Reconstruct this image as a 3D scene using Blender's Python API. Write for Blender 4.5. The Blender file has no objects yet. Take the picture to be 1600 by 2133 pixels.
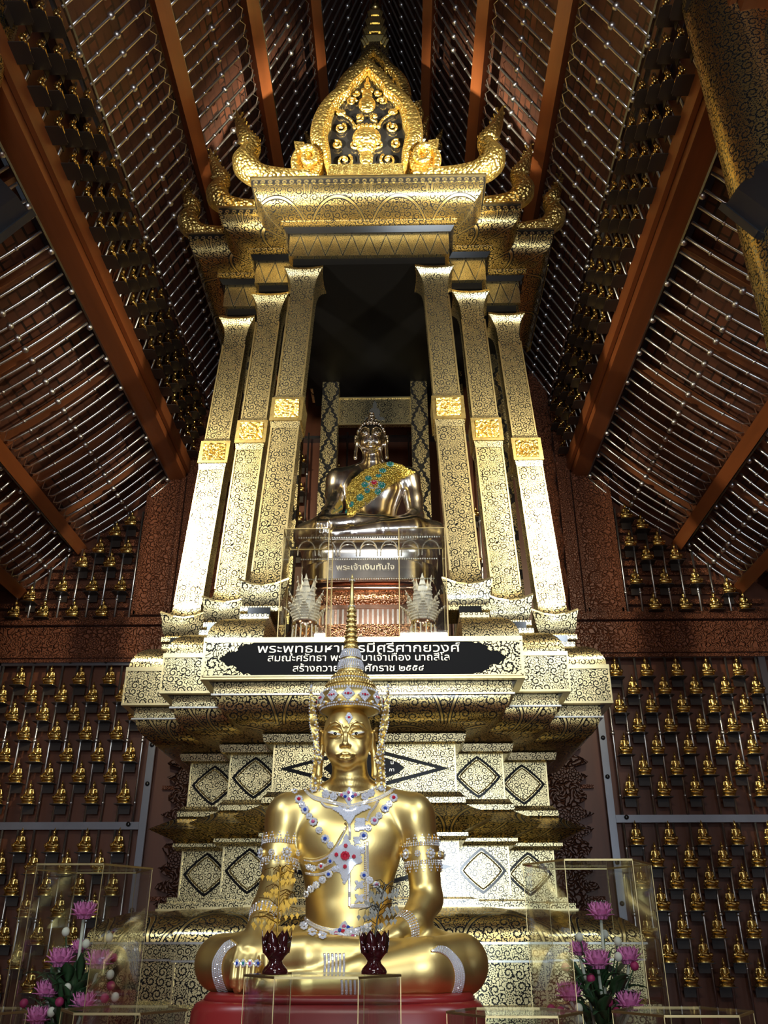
import bpy, math, random
import numpy as np
from math import sin, cos, pi, radians, sqrt, atan2, hypot
from mathutils import Vector, Matrix
from mathutils.bvhtree import BVHTree

R = random.Random(7)
SC = bpy.context.scene
COL = SC.collection

# ------------------------------------------------------------------ camera
CAM_POS = Vector((0.19, 0.0, 1.6))
PITCH, YAW, FPX = radians(26.8), radians(1.1), 1780.0
cam_data = bpy.data.cameras.new('camera')
cam_data.sensor_fit = 'VERTICAL'
cam_data.sensor_height = 36.0
cam_data.lens = 36.0 * FPX / 2133.0
cam_data.clip_start = 0.05
cam = bpy.data.objects.new('camera', cam_data)
cam.location = CAM_POS
cam.rotation_euler = (pi / 2 + PITCH, 0, YAW)
COL.objects.link(cam)
SC.camera = cam

# ------------------------------------------------------------------ view, world, lights
SC.view_settings.view_transform = 'Standard'
SC.view_settings.look = 'None'
SC.view_settings.exposure = 0.0
SC.view_settings.gamma = 1.0
SC.view_settings.use_curve_mapping = False
SC.cycles.max_bounces = 8
SC.cycles.diffuse_bounces = 3
SC.cycles.glossy_bounces = 4
SC.cycles.transparent_max_bounces = 24
SC.cycles.transmission_bounces = 6
SC.cycles.sample_clamp_indirect = 4.0
SC.cycles.use_denoising = True
world = bpy.data.worlds.new('hall_air')
SC.world = world
world.use_nodes = True
world.node_tree.nodes['Background'].inputs[0].default_value = (0.55, 0.62, 0.75, 1)
world.node_tree.nodes['Background'].inputs[1].default_value = 0.03


def area(name, loc, target, w, h, power, color=(1, 1, 1), spread=180):
    d = bpy.data.lights.new(name, 'AREA')
    d.shape = 'RECTANGLE'
    d.size, d.size_y = w, h
    d.energy = power
    d.color = color
    d.spread = radians(spread)
    o = bpy.data.objects.new(name, d)
    o.location = loc
    o.rotation_euler = (Vector(target) - Vector(loc)).to_track_quat('-Z', 'Y').to_euler()
    COL.objects.link(o)
    return o


WARM = (1.0, 0.86, 0.62)
NEUT = (1.0, 0.95, 0.86)
COOL = (0.78, 0.89, 1.0)
# two floodlights high on the altar side of the nave pillars, the daylit entrance behind the viewer, and fill lights added without fixtures
for s_, x_ in ((-1, -1.95), (1, 1.86)):
    area('floodlight_lamp', (x_, 2.97, 5.02), (0.25 * s_, 5.0, 4.45), 0.16, 0.22, 54, (1.0, 0.88, 0.60), 85)
    area('canopy_fill', (x_ * .86, 3.02, 5.25), (0.1 * s_, 4.5, 6.75), 0.14, 0.14, 30, (1.0, 0.88, 0.60), 34)  # added fill with no real fixture, brightens the canopy and gables
area('entrance_daylight', (0.75, -5.6, 2.3), (0.2, 4.0, 1.9), 1.4, 2.2, 250, COOL)
area('hall_fill', (0.0, -1.2, 4.6), (0.0, 4.2, 1.6), 1.6, 0.5, 60, NEUT)  # unseen overhead fill, added for general brightness on statue and rear wall
for x_ in (-1.6, 1.8):
    area('altar_fill', (x_, 1.1, 4.5), (0.0, 3.9, 1.9), 0.6, 0.3, 11, COOL, 100)  # added pair out of view, lifts the front statue and pedestal


# ------------------------------------------------------------------ projecting a photo pixel into the place
_f = Vector((-sin(YAW) * cos(PITCH), cos(YAW) * cos(PITCH), sin(PITCH)))
_r = Vector((cos(YAW), sin(YAW), 0))
_u = _r.cross(_f)


def ray(x, y):
    return _f + _r * ((x - 800) / FPX) - _u * ((y - 1066.5) / FPX)


def atY(x, y, Y):
    d = ray(x, y)
    return CAM_POS + d * ((Y - CAM_POS.y) / d.y)


# ------------------------------------------------------------------ mesh builder
class MB:
    def __init__(self):
        self.v, self.f, self.uv = [], [], {}

    def add(self, verts, faces, uvs=None):
        n = len(self.v)
        self.v += [tuple(p) for p in verts]
        for i, fc in enumerate(faces):
            if uvs is not None:
                self.uv[len(self.f)] = uvs[i]
            self.f.append(tuple(n + k for k in fc))

    def box(self, c, s, M=None):
        c = Vector(c)
        hx, hy, hz = s[0] / 2, s[1] / 2, s[2] / 2
        vs = [Vector((x, y, z)) for x in (-hx, hx) for y in (-hy, hy) for z in (-hz, hz)]
        vs = [c + (M @ p if M else p) for p in vs]
        self.add(vs, [(0, 1, 3, 2), (4, 6, 7, 5), (0, 4, 5, 1), (2, 3, 7, 6), (0, 2, 6, 4), (1, 5, 7, 3)])
        return self

    def bar(self, a, b, w, h, up=(0, 0, 1)):
        a, b = Vector(a), Vector(b)
        d = (b - a).normalized()
        x = d.cross(Vector(up)).normalized()
        z = x.cross(d)
        M = Matrix((x, d, z)).transposed()
        return self.box((a + b) / 2, (w, (b - a).length, h), M)

    def rings(self, rings, close=True, cap0=True, cap1=True, uvs=False):
        n = len(rings[0])
        vs = [p for r in rings for p in r]
        fs, us = [], []
        m = n if close else n - 1
        lens = [0.0]
        for i in range(1, len(rings)):
            lens.append(lens[-1] + max((Vector(rings[i][k]) - Vector(rings[i - 1][k])).length for k in range(0, n, max(1, n // 8))))
        for i in range(len(rings) - 1):
            acc = 0.0
            for k in range(m):
                k2 = (k + 1) % n
                fs.append((i * n + k, i * n + k2, (i + 1) * n + k2, (i + 1) * n + k))
        if cap0:
            fs.append(tuple(reversed(range(n))))
        if cap1:
            fs.append(tuple((len(rings) - 1) * n + k for k in range(n)))
        self.add(vs, fs)
        return self

    def tube(self, path, r, n=6, caps=True):
        P = [Vector(p) for p in path]
        rr = r if isinstance(r, (list, tuple)) else [r] * len(P)
        rings = []
        t0 = (P[1] - P[0]).normalized()
        ref = Vector((0, 0, 1)) if abs(t0.z) < 0.9 else Vector((1, 0, 0))
        x = t0.cross(ref).normalized()
        for i, p in enumerate(P):
            t = (P[min(i + 1, len(P) - 1)] - P[max(i - 1, 0)]).normalized()
            x = (x - t * x.dot(t))
            x = x.normalized() if x.length > 1e-6 else t.orthogonal().normalized()
            y = t.cross(x)
            rings.append([p + (x * cos(2 * pi * k / n) + y * sin(2 * pi * k / n)) * rr[i] for k in range(n)])
        return self.rings(rings, True, caps, caps)

    def lathe(self, prof, n=16, c=(0, 0, 0), M=None, cap0=True, cap1=True):
        c = Vector(c)
        rings = []
        for r, z in prof:
            ring = [Vector((r * cos(2 * pi * k / n), r * sin(2 * pi * k / n), z)) for k in range(n)]
            rings.append([c + (M @ p if M else p) for p in ring])
        return self.rings(rings, True, cap0, cap1)

    def ball(self, c, r, n=8, m=5, sc=(1, 1, 1)):
        prof = [(max(1e-4, r * sin(pi * i / m)), -r * cos(pi * i / m)) for i in range(m + 1)]
        c = Vector(c)
        rings = [[c + Vector((q * cos(2 * pi * k / n) * sc[0], q * sin(2 * pi * k / n) * sc[1], z * sc[2])) for k in range(n)] for q, z in prof]
        return self.rings(rings, True, False, False)

    def gem(self, c, r, nrm=None, sc=1.0):
        c = Vector(c)
        if nrm is None:
            nrm = Vector((0, -1, 0))
        x = nrm.orthogonal().normalized()
        y = nrm.cross(x)
        n = 6
        a0 = R.random()
        vs = [c + (x * cos(2 * pi * k / n + a0) + y * sin(2 * pi * k / n + a0)) * r for k in range(n)]
        vs += [c + nrm * (r * .55 * sc) + (x * cos(2 * pi * k / n + a0) + y * sin(2 * pi * k / n + a0)) * r * .55 for k in range(n)]
        fs = [(k, (k + 1) % n, n + (k + 1) % n, n + k) for k in range(n)] + [tuple(range(n, 2 * n))]
        self.add(vs, fs)
        return self

    def prism(self, poly, y0, y1, M=None):
        """outline in the XZ plane, thickness along Y (front y0 < back y1)"""
        a = [Vector((p[0], y0, p[1])) for p in poly]
        b = [Vector((p[0], y1, p[1])) for p in poly]
        if M:
            a = [M @ p for p in a]
            b = [M @ p for p in b]
        n = len(poly)
        self.add(a + b, [tuple(range(n)), tuple(reversed(range(n, 2 * n)))] + [(k, n + k, n + (k + 1) % n, (k + 1) % n) for k in range(n)])
        return self

    def build(self, name, mat, parent=None, smooth=False, local=False, uv=True, angle=None):
        me = bpy.data.meshes.new(name)
        V = np.array(self.v, dtype=np.float64).reshape(-1, 3)
        off = Vector((0, 0, 0))
        if parent is not None and not local:
            off = world_loc(parent)
        W = V - np.array(off)
        me.from_pydata(W.tolist(), [], self.f)
        me.validate()
        for m in (mat if isinstance(mat, (list, tuple)) else [mat]):
            me.materials.append(m)
        if uv and len(me.polygons) == len(self.f):
            lay = me.uv_layers.new(name='UVMap')
            data = np.zeros(len(me.loops) * 2)
            vv = V if not local else W
            for p in me.polygons:
                cu = self.uv.get(p.index)
                if cu is not None:
                    for k, li in enumerate(p.loop_indices):
                        data[2 * li], data[2 * li + 1] = cu[k]
                    continue
                nx, ny, nz = p.normal
                h = hypot(nx, ny)
                if h > 0.25:
                    t = (-ny / h, nx / h, 0.0)
                else:
                    t = (1.0, 0.0, 0.0)
                b = (ny * t[2] - nz * t[1], nz * t[0] - nx * t[2], nx * t[1] - ny * t[0])
                for li in p.loop_indices:
                    q = vv[me.loops[li].vertex_index]
                    data[2 * li] = q[0] * t[0] + q[1] * t[1] + q[2] * t[2]
                    data[2 * li + 1] = q[0] * b[0] + q[1] * b[1] + q[2] * b[2]
            lay.data.foreach_set('uv', data)
        if smooth:
            me.polygons.foreach_set('use_smooth', [True] * len(me.polygons))
            if angle:
                try:
                    me.set_sharp_from_angle(angle=radians(angle))
                except Exception:
                    pass
        me.update()
        o = bpy.data.objects.new(name, me)
        COL.objects.link(o)
        if parent is not None:
            o.parent = parent
        return o


def world_loc(o):
    p = Vector(o.location)
    while o.parent is not None:
        o = o.parent
        p = p + Vector(o.location)
    return p


def tag(o, label, cat, group=None, kind=None):
    if label:
        o['label'] = label
    if cat:
        o['category'] = cat
    if group:
        o['group'] = group
    if kind:
        o['kind'] = kind
    return o


def thing(name, label, cat, loc=(0, 0, 0), group=None):
    o = bpy.data.objects.new(name, None)
    o.empty_display_size = 0.05
    COL.objects.link(o)
    o.location = loc
    return tag(o, label, cat, group)


def structure(o):
    o['kind'] = 'structure'
    return o


def dup(o, parent=None, loc=None, rot=None, label=None):
    c = o.copy()
    COL.objects.link(c)
    if parent is not None:
        c.parent = parent
    if loc is not None:
        c.location = loc
    if rot is not None:
        c.rotation_euler = rot
    if label:
        c['label'] = label
    for ch in list(o.children):
        dup(ch, c)
    return c


def lerp(a, b, t):
    return a + (b - a) * t


def spline(pts, n=8):
    """Catmull-Rom through points (any dimension)"""
    P = [Vector(p) for p in pts]
    out = []
    for i in range(len(P) - 1):
        p0 = P[max(i - 1, 0)]
        p1, p2 = P[i], P[i + 1]
        p3 = P[min(i + 2, len(P) - 1)]
        for k in range(n):
            t = k / n
            out.append(0.5 * ((2 * p1) + (p2 - p0) * t + (2 * p0 - 5 * p1 + 4 * p2 - p3) * t * t + (3 * p1 - p0 - 3 * p2 + p3) * t ** 3))
    out.append(P[-1])
    return out


ORD = ['first', 'second', 'third', 'fourth', 'fifth', 'sixth', 'seventh', 'eighth', 'ninth', 'tenth', 'eleventh', 'twelfth', 'thirteenth', 'fourteenth', 'fifteenth', 'sixteenth', 'seventeenth', 'eighteenth', 'nineteenth', 'twentieth']
ORD += ['twenty-' + w for w in ORD[:9]] + ['thirtieth'] + ['thirty-' + w for w in ORD[:9]]


# ------------------------------------------------------------------ signed distance modelling (numpy) + surface nets
class Field:
    def __init__(self, xs, ys, zs):
        self.xs, self.ys, self.zs = [np.asarray(a, dtype=np.float32) for a in (xs, ys, zs)]
        self.F = np.full((len(xs), len(ys), len(zs)), 0.2, dtype=np.float32)

    def _sub(self, lo, hi):
        sl = []
        for a, l, h in zip((self.xs, self.ys, self.zs), lo, hi):
            i0, i1 = np.searchsorted(a, l), np.searchsorted(a, h)
            sl.append(slice(max(0, i0 - 1), min(len(a), i1 + 1)))
        sl = tuple(sl)
        return sl, self.xs[sl[0]][:, None, None], self.ys[sl[1]][None, :, None], self.zs[sl[2]][None, None, :]

    def _mix(self, sl, d, k, op):
        A = self.F[sl]
        if A.size == 0:
            return
        if op == 'sub':
            d = -d
            if k > 0:
                h = np.clip(0.5 - 0.5 * (A - d) / k, 0, 1)
                self.F[sl] = A + (d - A) * h + k * h * (1 - h)
            else:
                self.F[sl] = np.maximum(A, d)
        else:
            if k > 0:
                h = np.clip(0.5 + 0.5 * (A - d) / k, 0, 1)
                self.F[sl] = A + (d - A) * h - k * h * (1 - h)
            else:
                self.F[sl] = np.minimum(A, d)

    def ell(self, c, r, k=0.02, rz=0.0, rx=0.0, ry=0.0, op='add'):
        m = max(r) * (1.0 if (rz or rx or ry) else 1.0) + 0.03 + k
        rr = [m] * 3 if (rz or rx or ry) else [q + 0.03 + k for q in r]
        sl, X, Y, Z = self._sub([c[i] - rr[i] for i in range(3)], [c[i] + rr[i] for i in range(3)])
        x, y, z = X - c[0], Y - c[1], Z - c[2]
        if rz:
            x, y = x * cos(rz) + y * sin(rz), -x * sin(rz) + y * cos(rz)
        if rx:
            y, z = y * cos(rx) + z * sin(rx), -y * sin(rx) + z * cos(rx)
        if ry:
            x, z = x * cos(ry) - z * sin(ry), x * sin(ry) + z * cos(ry)
        k0 = np.sqrt((x / r[0]) ** 2 + (y / r[1]) ** 2 + (z / r[2]) ** 2)
        k1 = np.sqrt((x / r[0] ** 2) ** 2 + (y / r[1] ** 2) ** 2 + (z / r[2] ** 2) ** 2)
        d = k0 * (k0 - 1.0) / np.maximum(k1, 1e-6)
        self._mix(sl, d.astype(np.float32), k, op)
        return self

    def cap(self, a, b, ra, rb=None, k=0.02, op='add', sq=(1, 1, 1)):
        rb = ra if rb is None else rb
        m = max(ra, rb) * max(1 / s for s in sq) + 0.03 + k
        lo = [min(a[i], b[i]) - m for i in range(3)]
        hi = [max(a[i], b[i]) + m for i in range(3)]
        sl, X, Y, Z = self._sub(lo, hi)
        ab = [(b[i] - a[i]) for i in range(3)]
        L = sum(q * q for q in ab) + 1e-9
        t = np.clip(((X - a[0]) * ab[0] + (Y - a[1]) * ab[1] + (Z - a[2]) * ab[2]) / L, 0, 1)
        d = np.sqrt(((X - a[0] - ab[0] * t) * sq[0]) ** 2 + ((Y - a[1] - ab[1] * t) * sq[1]) ** 2 + ((Z - a[2] - ab[2] * t) * sq[2]) ** 2) - (ra + (rb - ra) * t)
        self._mix(sl, d.astype(np.float32), k, op)
        return self

    def path(self, pts, r, k=0.01, op='add', sq=(1, 1, 1)):
        for i in range(len(pts) - 1):
            ra = r[i] if isinstance(r, (list, tuple)) else r
            rb = r[i + 1] if isinstance(r, (list, tuple)) else r
            self.cap(pts[i], pts[i + 1], ra, rb, k, op, sq)
        return self

    def mesh(self):
        F, xs, ys, zs = self.F, self.xs, self.ys, self.zs
        S = F < 0
        nx, ny, nz = F.shape
        cnt = np.zeros((nx - 1, ny - 1, nz - 1), dtype=np.int8)
        for i in (0, 1):
            for j in (0, 1):
                for k in (0, 1):
                    cnt += S[i:nx - 1 + i, j:ny - 1 + j, k:nz - 1 + k]
        act = (cnt > 0) & (cnt < 8)
        I, J, K = np.nonzero(act)
        idx = np.full(act.shape, -1, dtype=np.int64)
        idx[I, J, K] = np.arange(len(I))
        P = np.zeros((len(I), 3))
        N = np.zeros(len(I))
        co = [(0, 0, 0), (1, 0, 0), (0, 1, 0), (1, 1, 0), (0, 0, 1), (1, 0, 1), (0, 1, 1), (1, 1, 1)]
        ed = [(0, 1), (2, 3), (4, 5), (6, 7), (0, 2), (1, 3), (4, 6), (5, 7), (0, 4), (1, 5), (2, 6), (3, 7)]
        for a, b in ed:
            A, B = co[a], co[b]
            fa = F[I + A[0], J + A[1], K + A[2]].astype(np.float64)
            fb = F[I + B[0], J + B[1], K + B[2]].astype(np.float64)
            m = (fa < 0) != (fb < 0)
            t = np.where(m, fa / np.where(np.abs(fa - fb) < 1e-12, 1, fa - fb), 0)
            for ax, arr, q in ((0, xs, I), (1, ys, J), (2, zs, K)):
                pa, pb = arr[q + A[ax]], arr[q + B[ax]]
                P[:, ax] += np.where(m, pa + (pb - pa) * t, 0)
            N += m
        P /= N[:, None]
        faces = []
        D = S[:-1, 1:-1, 1:-1] != S[1:, 1:-1, 1:-1]
        i, j, k = np.nonzero(D)
        j, k = j + 1, k + 1
        q = np.stack([idx[i, j - 1, k - 1], idx[i, j, k - 1], idx[i, j, k], idx[i, j - 1, k]], 1)
        fl = S[i, j, k]
        q[~fl] = q[~fl][:, ::-1]
        faces.append(q)
        D = S[1:-1, :-1, 1:-1] != S[1:-1, 1:, 1:-1]
        i, j, k = np.nonzero(D)
        i, k = i + 1, k + 1
        q = np.stack([idx[i - 1, j, k - 1], idx[i - 1, j, k], idx[i, j, k], idx[i, j, k - 1]], 1)
        fl = S[i, j, k]
        q[~fl] = q[~fl][:, ::-1]
        faces.append(q)
        D = S[1:-1, 1:-1, :-1] != S[1:-1, 1:-1, 1:]
        i, j, k = np.nonzero(D)
        i, j = i + 1, j + 1
        q = np.stack([idx[i - 1, j - 1, k], idx[i, j - 1, k], idx[i, j, k], idx[i - 1, j, k]], 1)
        fl = S[i, j, k]
        q[~fl] = q[~fl][:, ::-1]
        faces.append(q)
        return P, np.concatenate(faces)

    def build(self, name, mat, parent=None, origin=(0, 0, 0), bvh=False):
        P, Q = self.mesh()
        bv = None
        if bvh:
            bv = BVHTree.FromPolygons([tuple(p) for p in P], [tuple(int(x) for x in q) for q in Q])
        W = P - np.array(origin)
        me = bpy.data.meshes.new(name)
        me.vertices.add(len(W))
        me.vertices.foreach_set('co', W.ravel())
        me.loops.add(len(Q) * 4)
        me.loops.foreach_set('vertex_index', Q.ravel().astype(np.int32))
        me.polygons.add(len(Q))
        me.polygons.foreach_set('loop_start', np.arange(0, len(Q) * 4, 4, dtype=np.int32))
        me.polygons.foreach_set('use_smooth', np.ones(len(Q), dtype=bool))
        me.update(calc_edges=True)
        me.validate()
        me.materials.append(mat)
        o = bpy.data.objects.new(name, me)
        COL.objects.link(o)
        if parent is not None:
            o.parent = parent
        return (o, bv) if bvh else o


# the stage for the setting follows
# ------------------------------------------------------------------ materials
class NT:
    def __init__(self, name):
        self.m = bpy.data.materials.new(name)
        self.m.use_nodes = True
        self.t = self.m.node_tree
        self.t.nodes.clear()
        self.out = self.t.nodes.new('ShaderNodeOutputMaterial')

    def n(self, typ, **kw):
        nd = self.t.nodes.new(typ)
        for k, v in kw.items():
            setattr(nd, k, v)
        return nd

    def link(self, a, b):
        self.t.links.new(a, b)

    def val(self, x, sock):
        if isinstance(x, (int, float)):
            sock.default_value = x
        elif isinstance(x, tuple):
            sock.default_value = x if len(x) == 4 or sock.type == 'VECTOR' else (*x, 1)
        else:
            self.link(x, sock)

    def math(self, op, a, b=None, c=None):
        nd = self.n('ShaderNodeMath', operation=op)
        self.val(a, nd.inputs[0])
        if b is not None:
            self.val(b, nd.inputs[1])
        if c is not None:
            self.val(c, nd.inputs[2])
        return nd.outputs[0]

    def vmath(self, op, a, b=None):
        nd = self.n('ShaderNodeVectorMath', operation=op)
        self.val(a, nd.inputs[0])
        if b is not None:
            self.val(b, nd.inputs[1])
        return nd.outputs['Value'] if op in ('LENGTH', 'DISTANCE', 'DOT_PRODUCT') else nd.outputs[0]

    def mix(self, f, a, b):
        nd = self.n('ShaderNodeMix', data_type='RGBA')
        self.val(f, nd.inputs[0])
        self.val(a, nd.inputs[6])
        self.val(b, nd.inputs[7])
        return nd.outputs[2]

    def mixf(self, f, a, b):
        nd = self.n('ShaderNodeMix', data_type='FLOAT')
        self.val(f, nd.inputs[0])
        self.val(a, nd.inputs[2])
        self.val(b, nd.inputs[3])
        return nd.outputs[0]

    def smooth(self, x, lo, hi, a=0.0, b=1.0):
        nd = self.n('ShaderNodeMapRange', interpolation_type='SMOOTHSTEP')
        self.val(x, nd.inputs[0])
        for i, q in enumerate((lo, hi, a, b)):
            nd.inputs[i + 1].default_value = q
        return nd.outputs[0]

    def noise(self, vec, scale, detail=3, rough=0.5):
        nd = self.n('ShaderNodeTexNoise')
        self.link(vec, nd.inputs['Vector'])
        nd.inputs['Scale'].default_value = scale
        nd.inputs['Detail'].default_value = detail
        nd.inputs['Roughness'].default_value = rough
        return nd.outputs[0]

    def coord(self, which='UV'):
        return self.n('ShaderNodeTexCoord').outputs[which]

    def bump(self, h, strength=0.5, dist=0.01, normal=None):
        nd = self.n('ShaderNodeBump')
        nd.inputs['Strength'].default_value = strength
        nd.inputs['Distance'].default_value = dist
        self.link(h, nd.inputs['Height'])
        if normal is not None:
            self.link(normal, nd.inputs['Normal'])
        return nd.outputs[0]

    def bsdf(self, color, metallic=0.0, rough=0.5, normal=None, coat=0.0, spec=0.5, **kw):
        b = self.n('ShaderNodeBsdfPrincipled')
        self.val(color, b.inputs['Base Color'])
        self.val(metallic, b.inputs['Metallic'])
        self.val(rough, b.inputs['Roughness'])
        b.inputs['Specular IOR Level'].default_value = spec
        b.inputs['Coat Weight'].default_value = coat
        b.inputs['Coat Roughness'].default_value = 0.1
        for k, v in kw.items():
            self.val(v, b.inputs[k.replace('_', ' ')])
        if normal is not None:
            self.link(normal, b.inputs['Normal'])
        self.link(b.outputs[0], self.out.inputs[0])
        return self.m

    def scroll(self, uv, scale, turns=22.0, rnd=0.5):
        """curling vines in every cell with small leaves between: 0 = ground, 1 = ornament, and a soft height"""
        sc = self.n('ShaderNodeVectorMath', operation='SCALE')
        self.link(uv, sc.inputs[0])
        sc.inputs['Scale'].default_value = scale
        p = sc.outputs[0]
        vo = self.n('ShaderNodeTexVoronoi', voronoi_dimensions='2D')
        self.link(p, vo.inputs['Vector'])
        vo.inputs['Scale'].default_value = 1.0
        vo.inputs['Randomness'].default_value = rnd
        d = self.vmath('SUBTRACT', p, vo.outputs['Position'])
        r = self.vmath('LENGTH', self.vmath('MULTIPLY', d, (1.0, 1.0, 0.0)))
        sx = self.n('ShaderNodeSeparateXYZ')
        self.link(d, sx.inputs[0])
        a = self.math('ARCTAN2', sx.outputs[1], sx.outputs[0])
        sg = self.n('ShaderNodeSeparateColor')
        self.link(vo.outputs['Color'], sg.inputs[0])
        sgn = self.math('SUBTRACT', self.math('MULTIPLY', self.math('GREATER_THAN', sg.outputs[0], 0.5), 2.0), 1.0)
        ph = self.math('ADD', self.math('MULTIPLY', a, sgn), self.math('MULTIPLY', sg.outputs[1], 6.28))
        s = self.math('SINE', self.math('ADD', ph, self.math('MULTIPLY', r, turns)))
        lob = self.math('MULTIPLY', self.math('SINE', self.math('SUBTRACT', self.math('MULTIPLY', a, 9.0), self.math('MULTIPLY', r, 34.0))), 0.75)
        hs = self.math('ADD', s, lob)
        # some cells hold a rosette instead of a curl
        ros = self.math('ADD', self.math('SINE', self.math('MULTIPLY', a, 8.0)), self.math('MULTIPLY', self.math('SINE', self.math('MULTIPLY', r, 42.0)), 1.2))
        isr = self.math('GREATER_THAN', sg.outputs[2], 0.74)
        h1 = self.mixf(isr, hs, self.math('ADD', ros, 0.35))
        wv = self.n('ShaderNodeTexNoise', noise_dimensions='2D')
        self.link(p, wv.inputs['Vector'])
        wv.inputs['Scale'].default_value = 1.7
        wp = self.vmath('ADD', p, self.vmath('MULTIPLY', wv.outputs['Color'], (0.55, 0.55, 0.0)))
        v2 = self.n('ShaderNodeTexVoronoi', voronoi_dimensions='2D', feature='DISTANCE_TO_EDGE')
        self.link(wp, v2.inputs['Vector'])
        v2.inputs['Scale'].default_value = 3.3
        v2.inputs['Randomness'].default_value = 0.9
        leaf = v2.outputs['Distance']
        outer = self.smooth(r, 0.40, 0.46)
        h = self.mixf(outer, self.smooth(h1, -1.1, 0.9), self.smooth(leaf, 0.0, 0.20))
        bud = self.smooth(r, 0.12, 0.07)
        h = self.math('MAXIMUM', h, bud)
        return h


GOLD_C = (0.86, 0.66, 0.27, 1)
GOLD_P = (0.85, 0.71, 0.38, 1)
BLACK_C = (0.008, 0.008, 0.009, 1)


def lai_mat(name, scale=13.0, gold=GOLD_P, cut=(0.50, 0.61), lines=None, rough=0.31):
    t = NT(name)
    uv = t.coord('UV')
    h = t.scroll(uv, scale)
    g = t.smooth(h, cut[0], cut[1])
    sx = t.n('ShaderNodeSeparateXYZ')
    t.link(uv, sx.inputs[0])
    U, V = sx.outputs[0], sx.outputs[1]
    tri = lambda q, per: t.math('ABSOLUTE', t.math('SUBTRACT', t.math('FRACT', t.math('DIVIDE', q, per)), 0.5))
    if lines and lines[0] == 'lozenge':
        w, hh = lines[1], lines[2]
        q = t.math('ADD', tri(U, w), tri(V, hh))          # 0..1, 0.5 on the lozenge edge
        e = t.math('ABSOLUTE', t.math('SUBTRACT', q, 0.5))
        wob = t.math('MULTIPLY', t.math('SINE', t.math('MULTIPLY', V, 6.283 * 6 / hh)), 0.05)
        e = t.math('ABSOLUTE', t.math('ADD', t.math('SUBTRACT', q, 0.5), wob))
        g = t.math('MULTIPLY', g, t.smooth(e, 0.09, 0.11))
    if lines and lines[0] == 'teeth':
        per, z0, z1 = lines[1], lines[2], lines[3]
        tt = tri(U, per)                                       # 0.5 at the tooth middle .. 0
        f = t.math('DIVIDE', t.math('SUBTRACT', V, z0), z1 - z0)
        f = t.math('FRACT', f)
        e = t.math('SUBTRACT', t.math('MULTIPLY', f, 0.5), tt)
        line = t.smooth(t.math('ABSOLUTE', e), 0.02, 0.045)
        g = t.math('MULTIPLY', g, line)
    if lines and lines[0] == 'arch':
        per, hh = lines[1], lines[2]
        uu = t.math('MULTIPLY', tri(U, per), 2.0)
        vv = t.math('FRACT', t.math('DIVIDE', V, hh))
        q = t.math('SQRT', t.math('ADD', t.math('MULTIPLY', uu, uu), t.math('MULTIPLY', vv, vv)))
        e = t.math('ABSOLUTE', t.math('SUBTRACT', q, 0.92))
        g = t.math('MAXIMUM', t.math('MULTIPLY', g, t.smooth(e, 0.05, 0.06)), t.smooth(e, 0.03, 0.02))
    ns = t.noise(uv, 9.0, 3)
    col = t.mix(g, BLACK_C, t.mix(t.smooth(ns, 0.3, 0.7), gold, tuple(c * 0.86 for c in gold[:3]) + (1,)))
    return t.bsdf(col, g, t.mixf(g, 0.16, rough), coat=0.0)


def dots_mat(name, per, v0, r, gold=GOLD_P, inv=True):
    t = NT(name)
    uv = t.coord('UV')
    sx = t.n('ShaderNodeSeparateXYZ')
    t.link(uv, sx.inputs[0])
    fu = t.math('SUBTRACT', t.math('FRACT', t.math('DIVIDE', sx.outputs[0], per)), 0.5)
    fv = t.math('SUBTRACT', t.math('FRACT', t.math('DIVIDE', t.math('SUBTRACT', sx.outputs[1], v0), per)), 0.5)
    d = t.math('SQRT', t.math('ADD', t.math('MULTIPLY', fu, fu), t.math('MULTIPLY', fv, fv)))
    e = t.math('ABSOLUTE', t.math('SUBTRACT', d, r))
    g = t.smooth(e, 0.06, 0.10)
    if not inv:
        g = t.math('SUBTRACT', 1.0, g)
    return t.bsdf(t.mix(g, BLACK_C, gold), g, t.mixf(g, 0.2, 0.3))


def metal(name, col, rough=0.25, nscale=30.0, nstr=0.0, var=0.1, relief=None, coords='Object', metallic=1.0):
    t = NT(name)
    co = t.coord(coords)
    ns = t.noise(co, nscale, 4)
    c2 = tuple(c * (1 - var) for c in col[:3]) + (1,)
    nrm = None
    if relief:
        if relief[0] == 'scroll':
            hh = t.scroll(t.coord('UV'), relief[1])
        else:
            vo = t.n('ShaderNodeTexVoronoi', feature='F1')
            t.link(co, vo.inputs['Vector'])
            vo.inputs['Scale'].default_value = relief[1]
            hh = t.math('SUBTRACT', 1.0, vo.outputs['Distance'])
        nrm = t.bump(hh, relief[2], relief[3])
    elif nstr:
        nrm = t.bump(ns, nstr, 0.004)
    return t.bsdf(t.mix(ns, col, c2), metallic, t.mixf(ns, rough * 0.8, rough * 1.2), normal=nrm)


def wood(name, c1, c2, scale=6.0, stretch=(1, 1, 0.08), rough=0.45, carve=None, coords='Object'):
    t = NT(name)
    co = t.coord(coords)
    mp = t.n('ShaderNodeMapping')
    t.link(co, mp.inputs[0])
    mp.inputs['Scale'].default_value = stretch
    ns = t.noise(mp.outputs[0], scale, 6, 0.6)
    col = t.mix(t.smooth(ns, 0.3, 0.7), c1, c2)
    if carve:
        h = t.scroll(t.coord('UV'), carve[0], turns=17.0, rnd=0.35)
        nrm = t.bump(h, carve[1], carve[2])
    else:
        nrm = t.bump(ns, 0.15, 0.004)
    return t.bsdf(col, 0.0, rough, normal=nrm, spec=0.5)


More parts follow.
